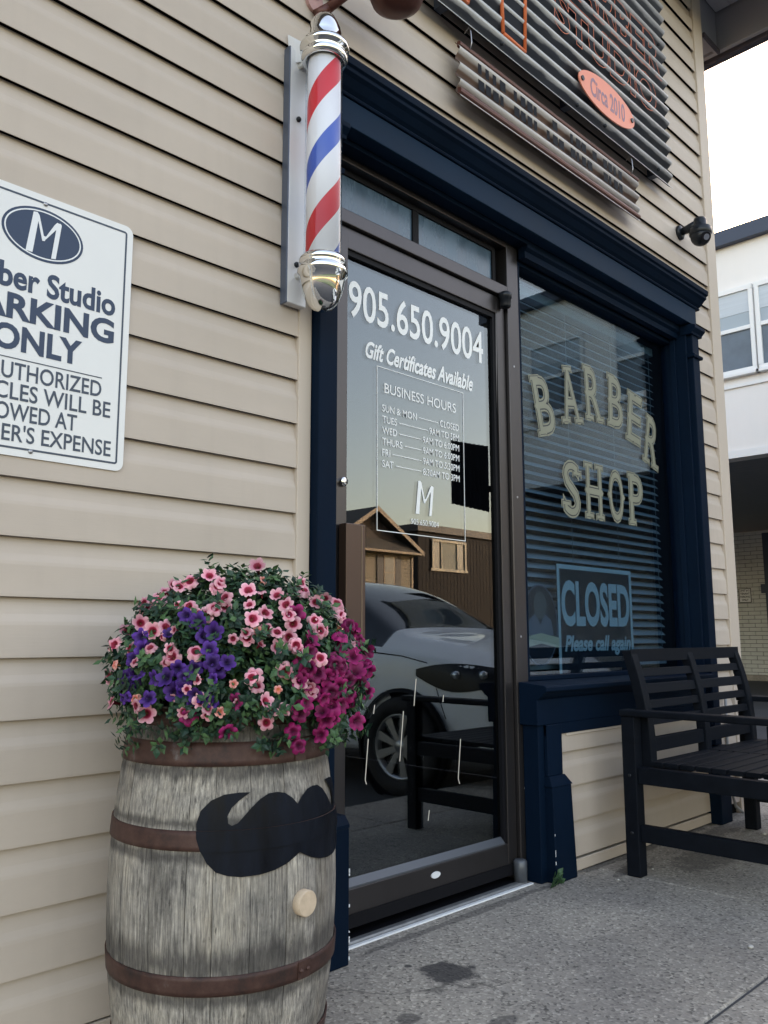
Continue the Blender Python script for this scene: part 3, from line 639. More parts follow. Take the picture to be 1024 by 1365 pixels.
# ---- venetian blind behind the window
bl_o = thing('venetian_blind', 'pale slatted venetian blind hanging behind the lettered shop window', 'blind', (3.65, .19, .80))
MB().box(2.95, 4.36, .165, .215, 2.53, 2.575).build('head_rail', blind, bl_o)
zz = .845; slat_me = None; i = 0
while zz < 2.52:
    if slat_me is None:
        a = R(34); wv = .026; mb = MB(); n = 5; pr = []
        for k in range(n):
            u = -1+2*k/(n-1); pr.append((u*wv, .004*(1-u*u)))
        pr2 = pr+[(y, q-.0018) for y, q in reversed(pr)]
        pr2 = [(y*math.cos(a)-q*math.sin(a), y*math.sin(a)+q*math.cos(a)) for y, q in pr2]
        o = mb.extx([(.19+y, zz+q) for y, q in pr2], 2.955, 4.355).build('slat', blind, bl_o, origin=(3.65, .19, zz)); slat_me = o
    else:
        o = slat_me.copy(); COL.objects.link(o); o.location = Vector((3.65, .19, zz))-WORLD[bl_o]
    o.rotation_euler = (random.uniform(-.03, .03), random.uniform(-.0015, .0015), 0)
    zz += .0425; i += 1
for x in (3.02, 3.45, 3.88, 4.30): MB().tube([(x, .163, .83), (x, .163, 2.53)], .0013, 6).build('ladder_cord', blind, bl_o)
MB().box(2.955, 4.355, .17, .21, .805, .825).build('bottom_rail', blind, bl_o)

# ---- closed sign and round poster in the window
cs = thing('closed_sign', 'dark blue bordered CLOSED Please call again sign in the shop window', 'sign', (3.555, .11, .76))
MB().box(3.222, 3.888, .108, .112, .765, 1.275).build('panel', closed_dark, cs)
bm_ = MB(); stops(bm_, 3.222, 3.888, .765, 1.275, .1065, .1078, .02); bm_.build('border', closed_blue, cs)
text('lettering', 'CLOSED', closed_blue, cs, .1068, fit=(3.252, 3.862), zfit=(.995, 1.205), offset=.035)
text('lettering', 'Please call again', closed_blue, cs, .1068, fit=(3.27, 3.86), zfit=(.862, .955), offset=.035, shear=.25)
po = thing('round_poster', 'round dark poster with pale ribbon low in the shop window', 'poster', (3.08, .11, .80))
MB().exty(ellipse(3.085, 1.0, .135, .175), .112, .109).build('disc', closed_dark, po)
ring('disc_rim', 3.085, 1.0, .135, .175, .006, .1085, sign_grey, po)
poly('shirt', [(2.985, .955), (3.0, 1.02), (3.05, 1.05), (3.085, 1.0), (3.12, 1.05), (3.17, 1.02), (3.185, .955)], .1085, sign_grey, po)
poly('head', ellipse(3.085, 1.085, .05, .06, 20), .1075, ink, po)
poly('ribbon', [(2.945, .90), (2.945, .945), (3.085, .965), (3.225, .945), (3.225, .90), (3.085, .92)], .1065, cream, po)

# ------------------------------------------------------------------ barber pole
PX, PY = 1.597, -.152
bp_o = thing('barber_pole', 'red white and blue striped barber pole with chrome caps beside the door', 'barber pole', (PX, 0, 1.91))
mt = MB().box(1.542, 1.618, -.05, -.022, 1.975, 2.842).build('mount_plate', steel_wh, bp_o, bevel=.003)
MB().box(1.536, 1.5415, -.052, -.0215, 1.972, 2.845).build('mount_side', steel_side, mt, bevel=.002)
for zz in (2.60, 2.105): MB().ball((1.575, -.054, zz), .009, 10).build('mount_bolt', cam_black, mt)
MB().tube([(1.58, -.045, 2.79), (1.585, -.10, 2.80), (PX, -.12, 2.80)], .012).build('bracket', chrome, bp_o)
MB().tube([(1.58, -.045, 2.07), (1.585, -.10, 2.06), (PX, -.12, 2.06)], .012).build('bracket', chrome, bp_o)
MB().hexa([(1.553, -.03, 2.80), (1.563, -.03, 2.80), (1.60, -.11, 2.79), (1.59, -.11, 2.79), (1.545, -.028, 2.90), (1.552, -.028, 2.90), (1.60, -.11, 2.83), (1.59, -.11, 2.83)]).build('bracket_fin', steel_wh, bp_o)
MB().lathe([(.0, 2.06), (.0525, 2.06), (.0525, 2.79), (0, 2.79)], (PX, PY, 0), 48).build('striped_cylinder', pole_m, bp_o, origin=(PX, PY, 0))
MB().lathe([(.0585, 2.055), (.0585, 2.80)], (PX, PY, 0), 48).build('glass_tube', glass_tube, bp_o)
MB().lathe([(.0595, 2.757), (.068, 2.757), (.074, 2.765), (.075, 2.778), (.068, 2.785), (.068, 2.793), (.078, 2.797), (.08, 2.808), (.075, 2.818), (.062, 2.824), (.057, 2.83), (.057, 2.85), (.054, 2.87), (.047, 2.893), (.036, 2.912), (.02, 2.925), (0, 2.93)], (PX, PY, 0), 48).build('top_cap', chrome, bp_o)
MB().lathe([(.0595, 2.098), (.068, 2.098), (.073, 2.09), (.073, 2.078), (.066, 2.072), (.072, 2.067), (.078, 2.058), (.078, 2.045), (.070, 2.036), (.066, 2.01), (.06, 1.985), (.048, 1.957), (.03, 1.938), (.012, 1.93), (0, 1.929)], (PX, PY, 0), 48).build('bottom_cap', chrome, bp_o)
MB().ball((PX-.01, PY-.02, 1.932), .007, 10).build('cap_screw', cam_black, bp_o)

# ------------------------------------------------------------------ parking sign
ps = thing('parking_sign', 'white metal private parking sign with navy lettering on the siding', 'sign', (.80, -.025, 1.372))
SX0, SX1, SZ0, SZ1 = .572, 1.034, 1.372, 2.04
SY = -.0255
MB().exty(rrect(SX0, SX1, SZ0, SZ1, .022), -.0215, SY).build('panel', white_sign, ps)
def rring(name, x0, x1, z0, z1, r, wd, y, m, parent):
    a = rrect(x0, x1, z0, z1, r); c = rrect(x0+wd, x1-wd, z0+wd, z1-wd, max(.002, r-wd)); n = len(a)
    return mesh_obj(name, [(p[0], y, p[1]) for p in a]+[(p[0], y, p[1]) for p in c], [(k, (k+1) % n, n+(k+1) % n, n+k) for k in range(n)], m, parent)
rring('border_line', SX0+.017, SX1-.017, SZ0+.017, SZ1-.017, .008, .005, SY-.0006, sign_grey, ps)
CX = .795
poly('emblem_oval', ellipse(CX, 1.936, .102, .068), SY-.0002, sign_navy, ps, .0005)
ring('emblem_rim', CX, 1.936, .096, .062, .0035, SY-.0011, sign_white2, ps)
brush_m(CX, 1.936, .105, SY-.0008, sign_white2, ps)
def stx(s, x0, x1, z0, z1, m, off_): text('lettering', s, m, ps, SY-.0007, fit=(x0, x1), zfit=(z0, z1), offset=off_)
stx('Barber Studio', .598, .992, 1.778, 1.842, sign_navy, .028)
stx('PARKING', .608, .992, 1.702, 1.768, sign_navy, .035)
stx('ONLY', .690, .908, 1.625, 1.690, sign_navy, .035)
MB().box(.64, .965, SY-.0008, SY-.0003, 1.606, 1.6085).build('rule_line', sign_grey, ps)
stx('UNAUTHORIZED', .618, .965, 1.556, 1.598, sign_grey, .012)
stx('VEHICLES WILL BE', .600, .992, 1.506, 1.548, sign_grey, .012)
stx('TOWED AT', .680, .905, 1.456, 1.498, sign_grey, .012)
stx("OWNER'S EXPENSE", .602, .998, 1.406, 1.448, sign_grey, .012)
for zz in (2.018, 1.388): MB().lathe([(0, SY-.004), (.005, SY-.003), (.006, SY)], (.795, 0, zz), 12, axis='y').build('screw', scr_metal, ps)

# ------------------------------------------------------------------ corrugated signs
def corr(mb, x0, x1, z0, z1, yc, pitch, amp, th=.0015, n=10):
    m = int((z1-z0)/pitch*n); pr = [(yc-amp*math.cos(2*math.pi*(z0+(z1-z0)*i/m-z0)/pitch), z0+(z1-z0)*i/m) for i in range(m+1)]
    full = pr+[(y+th, z) for y, z in reversed(pr)]
    n2 = len(full); vs = [(x0, y, z) for y, z in full]+[(x1, y, z) for y, z in full]
    mb.add(vs, [(i, (i+1) % n2, (i+1) % n2+n2, i+n2) for i in range(n2)], 0, True)
    k = len(pr)
    mb.add(vs, [(i, i+1, n2-2-i, n2-1-i) for i in range(k-1)]+[(n2+i, n2+n2-1-i, n2+n2-2-i, n2+i+1) for i in range(k-1)])
    return mb
us = thing('corrugated_sign', 'large corrugated metal shop sign with orange outlined letters above the window', 'sign', (3.1, -.06, 3.38))
UY = -.085
for x in (2.3, 3.2, 4.05): MB().box(x-.02, x+.02, -.066, -.0215, 3.42, 4.5).build('batten', steel_side, us)
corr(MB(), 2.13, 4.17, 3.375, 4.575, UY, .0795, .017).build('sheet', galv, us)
UT = UY-.0095
text('letter_face', 'BARBER', sign_black, us, UT, fit=(3.10, 4.10), zfit=(4.0, 4.22), offset=.035)
text('letter_outline', 'BARBER', orange_wire, us, UT-.002, fit=(3.09, 4.11), zfit=(3.993, 4.227), offset=.04, outline=.006)
text('letter_face', 'STUDIO', sign_black, us, UT, fit=(3.05, 4.02), zfit=(3.745, 3.945), offset=.035)
text('letter_outline', 'STUDIO', orange_wire, us, UT-.002, fit=(3.04, 4.03), zfit=(3.738, 3.952), offset=.04, outline=.006)
Mq = [(2.24, 3.48), (2.40, 3.475), (2.45, 3.98), (2.55, 3.68), (2.62, 3.95), (2.635, 3.47), (2.79, 3.465), (2.84, 4.46), (2.70, 4.46), (2.55, 3.98), (2.42, 4.46), (2.27, 4.46)]
poly('emblem_face', Mq, UT, sign_black, us, .001)
em = MB()
for i in range(len(Mq)):
    a, c = Mq[i], Mq[(i+1) % len(Mq)]; em.tube([(a[0], UT-.004, a[1]), (c[0], UT-.004, c[1])], .0085, 8)
em.build('emblem_outline', orange_wire, us)
for x, zz in ((2.62, 3.41), (2.22, 3.41), (3.2, 3.41), (4.0, 3.42), (4.08, 4.2), (3.45, 3.42)): MB().ball((x, UY-.018, zz), .010, 10).build('bolt', cam_black, us)
ov = thing('oval_plate', 'salmon orange oval Circa 2010 plate bolted on the corrugated sign', 'sign', (3.46, -.11, 3.47))
OY = -.118
MB().exty(ellipse(3.462, 3.555, .262, .092, 56), OY+.006, OY).build('panel', salmon, ov)
text('lettering', 'Circa 2010', mauve, ov, OY-.0008, fit=(3.30, 3.625), zfit=(3.507, 3.605), offset=.02)
for x in (3.228, 3.696): MB().tube([(x, OY+.014, 3.555), (x, OY-.006, 3.555)], .012, 12).build('bolt', cam_black, ov)
ls = thing('hanging_strip_sign', 'rusty corrugated strip sign hung below the large corrugated sign', 'sign', (3.07, -.06, 3.09))
LY = -.075
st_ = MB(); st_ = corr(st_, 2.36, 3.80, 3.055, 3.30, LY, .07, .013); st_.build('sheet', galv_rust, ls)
for (x0, x1, zc, hh) in ((2.36, 3.80, 3.083, .014), (2.36, 3.80, 3.285, .012)):
    MB().extx([(LY+.004, zc-hh), (LY-.0128, zc-hh*.6), (LY-.0150, zc), (LY-.0128, zc+hh*.6), (LY+.004, zc+hh)], x0+.001, x1-.001).build('rust_band', rustbrown, ls)
random.seed(3)
x = 2.47
gaps = {4, 9, 13, 19}
for i in range(24):   # the dark broken letters, each cut by the ridges
    if i not in gaps:
        for zc in (3.158, 3.228):
            if random.random() < .9:
                wv = random.choice((.034, .038, .040, .022)); hz = .022
                MB().exty([(x, zc-hz), (x+wv, zc-hz), (x+wv, zc+hz), (x, zc+hz)], LY-.0145, LY-.0155).build('letter_piece', sign_black, ls)
    x += .0485
for x in (2.42, 3.72): MB().tube([(x, LY-.016, 3.285), (x, LY-.024, 3.31), (x, LY-.02, 3.36), (x, UY-.002, 3.385), (x, UY+.022, 3.37)], .0025, 8).build('hanging_hook', scr_metal, ls)
random.seed(11)

# ------------------------------------------------------------------ gooseneck lamp at the top edge
gl = thing('gooseneck_lamp', 'rust brown gooseneck sign lamp on the siding above the barber pole', 'lamp', (1.66, 0, 3.05))
MB().exty(ellipse(1.655, 3.09, .035, .045, 24), -.021, -.034).build('wall_rosette', pinkplate, gl)
MB().tube([(1.66, -.03, 3.10), (1.66, -.055, 3.12), (1.655, -.06, 3.17)], .012).build('swivel', cam_black, gl)
MB().tube([(1.69, -.06, 3.06), (1.74, -.11, 3.12), (1.79, -.16, 3.20), (1.83, -.20, 3.30), (1.86, -.22, 3.36)], .017).build('arm', rustbrown, gl)
MB().tube([(1.66, -.035, 3.03), (1.69, -.06, 3.06)], [.02, .017]).build('arm_base', rustbrown, gl)
MB().lathe([(.0, 3.06), (.05, 3.065), (.085, 3.09), (.10, 3.13), (.09, 3.20), (.05, 3.28), (.025, 3.36), (0, 3.37)], (1.86, -.22, 0), 32).build('shade', rustbrown, gl)
MB().ball((1.865, -.31, 3.105), .014, 12, sc=(1.2, .5, .8)).build('bolt', chrome, gl)

# ------------------------------------------------------------------ security camera
sc_ = thing('security_camera', 'black dome security camera on the siding near the building corner', 'camera', (4.38, 0, 3.12))
MB().lathe([(0, -.021), (.042, -.021), (.042, -.034), (.03, -.042), (0, -.042)], (4.385, 0, 3.225), 24, axis='y').build('wall_mount', cam_black, sc_)
MB().tube([(4.385, -.035, 3.225), (4.375, -.08, 3.225), (4.36, -.14, 3.222)], [.02, .024, .03], 14).build('arm', cam_black, sc_)
MB().lathe([(0, 3.255), (.03, 3.254), (.036, 3.24), (.036, 3.21), (.058, 3.195), (.06, 3.16), (.056, 3.155)], (4.36, -.155, 0), 28).build('housing', cam_black, sc_)
MB().ball((4.36, -.155, 3.15), .055, 24).build('dome', cam_black, sc_)
dl = (CAM-Vector((4.36, -.155, 3.15))).normalized()*.2+Vector((-.35, -.75, -.45)); dl.normalize()
cc_ = Vector((4.36, -.155, 3.15))
MB().tube([cc_+dl*.04, cc_+dl*.058], .028, 20).build('lens_ring', black_pl, sc_)
MB().tube([cc_+dl*.05, cc_+dl*.0605], .017, 20).build('lens', lensglass, sc_)

# ------------------------------------------------------------------ bench
be = thing('bench', 'black slatted garden bench with curved backrest under the shop window', 'bench', (3.82, -.48, 0))
BX0, BX1, BYR, BYF = 3.205, 4.435, -.19, -.835
for x in (BX0, BX1-.058):
    MB().box(x, x+.058, BYR-.06, BYR, 0, .625).build('leg', bench_wood, be, bevel=.004)
    MB().box(x, x+.058, BYF, BYF+.06, 0, .625).build('leg', bench_wood, be, bevel=.004)
    MB().box(x+.015, x+.05, BYF+.0605, BYR-.0605, .135, .20).build('side_stretcher', bench_wood, be, bevel=.003)
    MB().box(x+.012, x+.053, BYF+.0605, BYR-.0605, .36, .425).build('seat_rail', bench_wood, be, bevel=.003)
    MB().hexa([(x-.008, BYF-.03, .626), (x+.066, BYF-.03, .626), (x+.066, BYR+.005, .626), (x-.008, BYR+.005, .626), (x-.008, BYF-.03, .652), (x+.066, BYF-.03, .652), (x+.066, BYR+.005, .652), (x-.008, BYR+.005, .652)]).build('armrest', bench_wood, be, bevel=.006)
MB().box(BX0+.066, BX1-.066, BYF+.012, BYF+.05, .35, .425).build('seat_rail', bench_wood, be, bevel=.003)
MB().box(BX0+.066, BX1-.066, BYR-.05, BYR-.012, .35, .425).build('seat_rail', bench_wood, be, bevel=.003)
for x in (BX0, BX1-.058):
    for yq, zq in ((BYR-.03, .168), (BYR-.03, .392), (BYF+.03, .168), (BYF+.03, .392)): MB().lathe([(0, -.0012), (.006, -.001), (.007, .0006)], (x-.0003, yq, zq), 12, axis='x').build('screw_head', cam_black, be)
nsl = 9
for i in range(nsl):
    y0 = BYF-.012+i*.0645; o_ = MB()
    o_.box(BX0+.067, (BX0+BX1)/2-.012, y0, y0+.056, .4255, .445); o_.box((BX0+BX1)/2+.012, BX1-.067, y0, y0+.056, .4255, .445)
    o_.build('seat_slat', bench_wood, be, bevel=.003)
MB().box((BX0+BX1)/2-.011, (BX0+BX1)/2+.011, BYF-.01, BYR-.065, .40, .4465).build('seat_divider', bench_wood, be)
def byc(z):   # curve of the back posts
    u = (z-.43)/.46; return -.262+.085*u*u-.012*u
for x in (BX0+.068, (BX0+BX1)/2-.025, BX1-.118):
    vs = []; fs = []; n = 10
    for i in range(n+1):
        zz = (.40 if i == 0 else .43+.46*i/n); yc = byc(max(zz, .43))
        vs += [(x, yc-.022, zz), (x+.05, yc-.022, zz), (x+.05, yc+.022, zz), (x, yc+.022, zz)]
    for i in range(n):
        for k in range(4): fs.append((4*i+k, 4*i+(k+1) % 4, 4*i+4+(k+1) % 4, 4*i+4+k))
    fs += [(3, 2, 1, 0), tuple(4*n+k for k in range(4))]
    mesh_obj('back_post', vs, fs, bench_wood, be, bevel=.003)
for za, zb, fr_ in ((.845, .893, 1), (.782, .815, 0), (.712, .752, 0), (.652, .684, 0), (.585, .617, 0), (.478, .535, 0)):
    y = byc((za+zb)/2); dy0, dy1 = byc(za)-y, byc(zb)-y
    for xa, xb in ((BX0+.1185, (BX0+BX1)/2-.0255), ((BX0+BX1)/2+.0255, BX1-.1185)):
        MB().hexa([(xa, y-.011+dy0, za), (xb, y-.011+dy0, za), (xb, y+.011+dy0, za), (xa, y+.011+dy0, za), (xa, y-.011+dy1, zb), (xb, y-.011+dy1, zb), (xb, y+.011+dy1, zb), (xa, y+.011+dy1, zb)]).build('back_slat', bench_wood, be, bevel=.002)
    if fr_: MB().box(BX0+.066, BX1-.066, y-.025+dy1, y-.0115+dy0, za-.002, zb+.004).build('top_rail', bench_wood, be, bevel=.004)

# ------------------------------------------------------------------ barrel planter
BA = Vector((1.189, -.30, 0)); BH = .80
def prof(z): return .258-.046*((z-.4)/.4)**2
ba = thing('barrel', 'weathered oak barrel planter with rusty hoops and painted black moustache', 'barrel', BA)
NS = 22; ang = []; a = 0
random.seed(5)
wds = [random.uniform(.7, 1.35) for _ in range(NS)]; tot = sum(wds); a = R(-130)
for wv in wds:
    a1_ = a+2*math.pi*wv/tot; vs = []; fs = []; nz, na = 12, 4
    dr = random.uniform(-.0012, .0012)
    for i in range(nz+1):
        zz = .004+(BH-.004)*i/nz; rr_ = prof(zz)+dr; g_ = .0006/rr_
        for k in range(na+1):
            u = k/na; th = a+g_+(a1_-a-2*g_)*u; e = -.0014 if k in (0, na) else 0
            vs.append((BA.x+(rr_+e)*math.cos(th), BA.y+(rr_+e)*math.sin(th), zz))
        for k in (na, 0):
            th = a+g_+(a1_-a-2*g_)*(k/na); vs.append((BA.x+(rr_-.022)*math.cos(th), BA.y+(rr_-.022)*math.sin(th), zz))
    st = na+3
    for i in range(nz):
        for k in range(st): fs.append((i*st+k, i*st+(k+1) % st, (i+1)*st+(k+1) % st, (i+1)*st+k))
    fs += [tuple(range(st))[::-1], tuple(nz*st+k for k in range(st))]
    o = mesh_obj('stave', vs, fs, stave_m, ba)
    a = a1_
HOOPS = [(.762, .798), (.683, .731), (.519, .558), (.242, .280), (.072, .118), (.004, .040)]
for i, (z0, z1) in enumerate(HOOPS):
    pr = []; n = 4
    for k in range(n+1):
        zz = z0+(z1-z0)*k/n; pr.append((prof(zz)+.0042, zz))
    pr = [(prof(z0)+.0005, z0)]+pr+[(prof(z1)+.0005, z1)]
    h = MB().lathe(pr, BA, 64).build('hoop', hoop_m, ba)
    if i in (1, 3, 4):
        th = (-1.53, -1.40)
        vs = []; fs = []
        for kz, zz in enumerate((z0+.001, z1-.001)):
            for j in range(5):
                tt = th[0]+(th[1]-th[0])*j/4; r_ = prof(zz)+.0068; vs.append((BA.x+r_*math.cos(tt), BA.y+r_*math.sin(tt), zz))
        for kz, zz in enumerate((z0+.001, z1-.001)):
            for j in range(5):
                tt = th[0]+(th[1]-th[0])*j/4; r_ = prof(zz)+.004; vs.append((BA.x+r_*math.cos(tt), BA.y+r_*math.sin(tt), zz))
        fs = [(j, j+1, 6+j, 5+j) for j in range(4)]+[(j, 10+j, 11+j, j+1) for j in range(4)]+[(5+j, 6+j, 16+j, 15+j) for j in range(4)]+[(0, 5, 15, 10), (4, 14, 19, 9)]
        mesh_obj('hoop_lap', vs, fs, hoop_m, h)
        for tt in (-1.505, -1.43):
            zz = (z0+z1)/2; r_ = prof(zz)+.0075
            MB().ball((BA.x+r_*math.cos(tt), BA.y+r_*math.sin(tt), zz), .005, 10).build('rivet', hoop_m, h)
MB().lathe([(0, .74), (.19, .745), (.203, .738)], BA, 40).build('soil', soil, ba)
MB().lathe([(0, .03), (.205, .03)], BA, 40).build('barrel_head', stave_m, ba)
# moustache painted on staves and hoop alike
half = [(-1.982, .630), (-2.075, .631), (-2.198, .628), (-2.306, .617), (-2.388, .597), (-2.419, .572), (-2.41, .544), (-2.372, .518), (-2.321, .496), (-2.25, .479), (-2.158, .471), (-2.043, .467), (-1.901, .468), (-1.775, .473), (-1.666, .481), (-1.592, .49), (-1.53, .498), (-1.53, .596), (-1.584, .61), (-1.659, .622), (-1.732, .626), (-1.817, .625), (-1.898, .615), (-1.975, .599), (-2.037, .583), (-2.085, .571), (-2.132, .567), (-2.163, .572), (-2.169, .585), (-2.135, .602), (-2.074, .615)]
def hoop_r(zz):
    for z0, z1 in HOOPS:
        if z0-.001 <= zz <= z1+.001: return .0058
    return .0026
def inside_poly(x, y, P):
    c = False; j = len(P)-1
    for i in range(len(P)):
        if (P[i][1] > y) != (P[j][1] > y) and x < (P[j][0]-P[i][0])*(y-P[i][1])/(P[j][1]-P[i][1])+P[i][0]: c = not c
        j = i
    return c
mv = []; mf = []
bm = bmesh.new()
def clip_cell(cell, P):   # fine grid cells kept by their centre: the edge is stepped below a millimetre
    return inside_poly(sum(p[0] for p in cell)/4, sum(p[1] for p in cell)/4, P)
mc = -1.53
for mir in (0, 1):
    P = half if not mir else [(2*mc-a_, z_) for a_, z_ in half]
    # triangulate scanline-wise: horizontal strips, exact crossings
    zs = sorted(set([p[1] for p in P]+[.46+.0025*i for i in range(75)]+[.5185, .5195, .5575, .5585]))
    zs = [q for q in zs if min(p[1] for p in P) <= q <= max(p[1] for p in P)]
    def cross(zq):
        xs = []; j = len(P)-1
        for i in range(len(P)):
            if (P[i][1] > zq) != (P[j][1] > zq): xs.append((P[j][0]-P[i][0])*(zq-P[i][1])/(P[j][1]-P[i][1])+P[i][0])
            j = i
        return sorted(xs)
    for i in range(len(zs)-1):
        za, zb = zs[i], zs[i+1]
        if zb-za < 1e-5: continue
        e = (zb-za)*.02; A, B = cross(za+e), cross(zb-e)
        if len(A) != len(B): continue
        for k in range(0, len(A)-1, 2):
            n = max(1, int((max(A[k+1], B[k+1])-min(A[k], B[k]))/.05)); base = len(mv)
            for j in range(n+1):
                for zz, X in ((za, A), (zb, B)):
                    th = X[k]+(X[k+1]-X[k])*j/n; r_ = prof(zz)+hoop_r((za+zb)/2); mv.append((BA.x+r_*math.cos(th), BA.y+r_*math.sin(th), zz))
            for j in range(n): mf.append((base+2*j, base+2*j+2, base+2*j+3, base+2*j+1))
mo = mesh_obj('moustache', mv, mf, paint_black, ba); mo['label'] = 'black moustache painted across staves and hoop'
for p in mo.data.polygons: p.use_smooth = True
th = -1.4962; r_ = prof(.396); d_ = Vector((math.cos(th), math.sin(th), 0)); c_ = Vector((BA.x, BA.y, .396))
MB().tube([c_+d_*(r_-.01), c_+d_*(r_+.016), c_+d_*(r_+.018)], [.0265, .0265, .0245], 28).build('bung', cork_m, ba)

# ------------------------------------------------------------------ flowers in the barrel
MC = Vector((1.207, -.325, .838)); MR = Vector((.298, .275, .268))
def ray_px(px, py): return (fw+rt*((px-512)/1120)-up*((py-682.5)/1120)).normalized()
def on_mound(px, py, k=1.0):
    d = ray_px(px, py); o = CAM-MC
    a = sum((d[i]/(MR[i]*k))**2 for i in range(3)); b_ = sum(o[i]*d[i]/(MR[i]*k)**2 for i in range(3)); c = sum((o[i]/(MR[i]*k))**2 for i in range(3))-1
    D = b_*b_-a*c
    t_ = (-b_-math.sqrt(D))/a if D > 0 else -b_/a
    p = CAM+d*t_
    if D <= 0:
        q = math.sqrt(sum(((p[i]-MC[i])/MR[i])**2 for i in range(3))); p = MC+(p-MC)*(k/q)
    n = Vector([(p[i]-MC[i])/MR[i]**2 for i in range(3)]).normalized(); return p, n
def flower_mesh(name, m, cup, seed):
    rnd = random.Random(seed); n = 30; rings = [(0.0, -.55), (.16, -.35), (.42, -.03), (.72, .06), (1.0, .04-cup)]; vs = [(0, 0, -.6)]; fs = []
    ph = [rnd.uniform(-.13, .13) for _ in range(5)]
    for ri, (r_, h) in enumerate(rings[1:]):
        for k in range(n):
            a = 2*math.pi*k/n; lob = abs(math.cos(2.5*a)); q = 1-.30*(1-lob**.55)*(r_**2.2)
            vs.append((r_*q*math.cos(a), r_*q*math.sin(a), h+.10*r_*r_*math.cos(5*a)+ph[int(5*k/n)]*r_*2.2+.05*r_*r_*math.sin(11*a+ri)))
    for k in range(n): fs.append((0, 1+k, 1+(k+1) % n))
    for i in range(3):
        for k in range(n): fs.append((1+i*n+k, 1+(i+1)*n+k, 1+(i+1)*n+(k+1) % n, 1+i*n+(k+1) % n))
    # trumpet tube behind
    b0 = len(vs)
    for r_, h in ((.42, -.05), (.22, -.6), (.12, -1.3)):
        for k in range(10): vs.append((r_*math.cos(2*math.pi*k/10), r_*math.sin(2*math.pi*k/10), h))
    for i in range(2):
        for k in range(10): fs.append((b0+i*10+k, b0+i*10+(k+1) % 10, b0+(i+1)*10+(k+1) % 10, b0+(i+1)*10+k))
    me = bpy.data.meshes.new(name); me.from_pydata(vs, [], fs); me.materials.append(m)
    for p in me.polygons: p.use_smooth = True
    return me
FM = {k: [flower_mesh('flower', m, c, i) for i, c in enumerate((-.15, .05, .2, .4, .65))] for k, m in (('pink', pet_pink), ('purple', pet_purple), ('mag', pet_mag), ('peach', pet_peach))}
pink = [(400, 72), (267, 130), (210, 170), (345, 147), (310, 165), (437, 165), (540, 178), (570, 97), (460, 202), (635, 195), (340, 230), (190, 230), (395, 262), (428, 238), (598, 253), (180, 288), (220, 315), (265, 300), (555, 272), (605, 305), (636, 318), (675, 335), (637, 370), (535, 335), (363, 380), (143, 375), (285, 400), (555, 465), (665, 450), (712, 482), (780, 403), (762, 278), (782, 313), (765, 218), (728, 175), (850, 210), (845, 255), (880, 245), (655, 578), (383, 548), (600, 620), (65, 465), (90, 360), (125, 310), (52, 555), (930, 345), (200, 590), (665, 225), (675, 260), (410, 130), (240, 205), (700, 362), (690, 290)]
peach = [(437, 165), (505, 402), (490, 490), (520, 445), (845, 300), (810, 355), (160, 540), (128, 605), (92, 425), (735, 330), (590, 145), (555, 130), (640, 510), (400, 72), (445, 585), (470, 625), (570, 315)]
purple = [(330, 262), (370, 280), (180, 335), (155, 405), (190, 375), (425, 318), (410, 375), (360, 437), (325, 470), (290, 517), (315, 490), (420, 420), (440, 440), (205, 540), (305, 440), (130, 490), (470, 420), (125, 470), (265, 470), (965, 455)]
mag = [(335, 603), (495, 550), (745, 490), (715, 588), (805, 472), (885, 550), (880, 480), (840, 450), (865, 370), (905, 340), (935, 380), (890, 400), (860, 430), (745, 440), (735, 555), (780, 660), (710, 697), (470, 652), (905, 615), (940, 515), (830, 400), (700, 255), (880, 290), (760, 520), (820, 560), (900, 450), (920, 430), (845, 500), (800, 610), (690, 650), (875, 520), (770, 455), (910, 490), (855, 560), (720, 410), (750, 345), (900, 305), (850, 330), (935, 440), (820, 520)]
plants = {
 'pink': thing('flowering_plant', 'bushy plant with pink crimson-throated flowers filling the barrel top', 'plant', BA+Vector((0, .0, .74)), 'flowering plants in the barrel'),
 'purple': thing('flowering_plant', 'purple flowered petunia at the left side of the barrel planting', 'plant', BA+Vector((-.08, -.08, .74)), 'flowering plants in the barrel'),
 'mag': thing('flowering_plant', 'magenta flowered petunia spilling over the barrel edge towards the door', 'plant', BA+Vector((.08, -.12, .74)), 'flowering plants in the barrel')}
random.seed(21)
def place_flower(kind, px, py, r_, plant, tilt=.45):
    p, n = on_mound(120+px/2.56, 720+py/2.56, 1.02+random.uniform(-.03, .03))
    me = random.choice(FM[kind]); o = bpy.data.objects.new('flower', me); COL.objects.link(o)
    d = (n*.8+(CAM-p).normalized()*.75+Vector((random.uniform(-1, 1), random.uniform(-1, 1), random.uniform(-.6, 1)))*tilt).normalized()
    o.parent = plant; o.location = p+n*.006-WORLD[plant]
    q = d.to_track_quat('Z', 'Y') @ Euler((0, 0, random.uniform(0, 6.28))).to_quaternion()
    o.rotation_mode = 'QUATERNION'; o.rotation_quaternion = q; s_ = r_*random.uniform(.88, 1.1); o.scale = (s_, s_, s_)
for p in pink: place_flower('pink', *p, .0195, plants['pink'], .6)
for p in peach[::2]: place_flower('peach', *p, .011, plants['pink'], .8)
for p in purple: place_flower('purple', *p, .0205, plants['purple'], .4)
rf_ = random.Random(4)
for i in range(48): place_flower('pink', rf_.uniform(130, 800), rf_.uniform(110, 600), rf_.uniform(.011, .018), plants['pink'], 1.1)
for i in range(14): place_flower('purple', rf_.uniform(120, 430), rf_.uniform(300, 560), rf_.uniform(.013, .018), plants['purple'], .9)
for i in range(16): place_flower('mag', rf_.uniform(700, 960), rf_.uniform(280, 620), rf_.uniform(.013, .02), plants['mag'], 1.1)
for p in mag: place_flower('mag', *p, .0215, plants['mag'], .8)
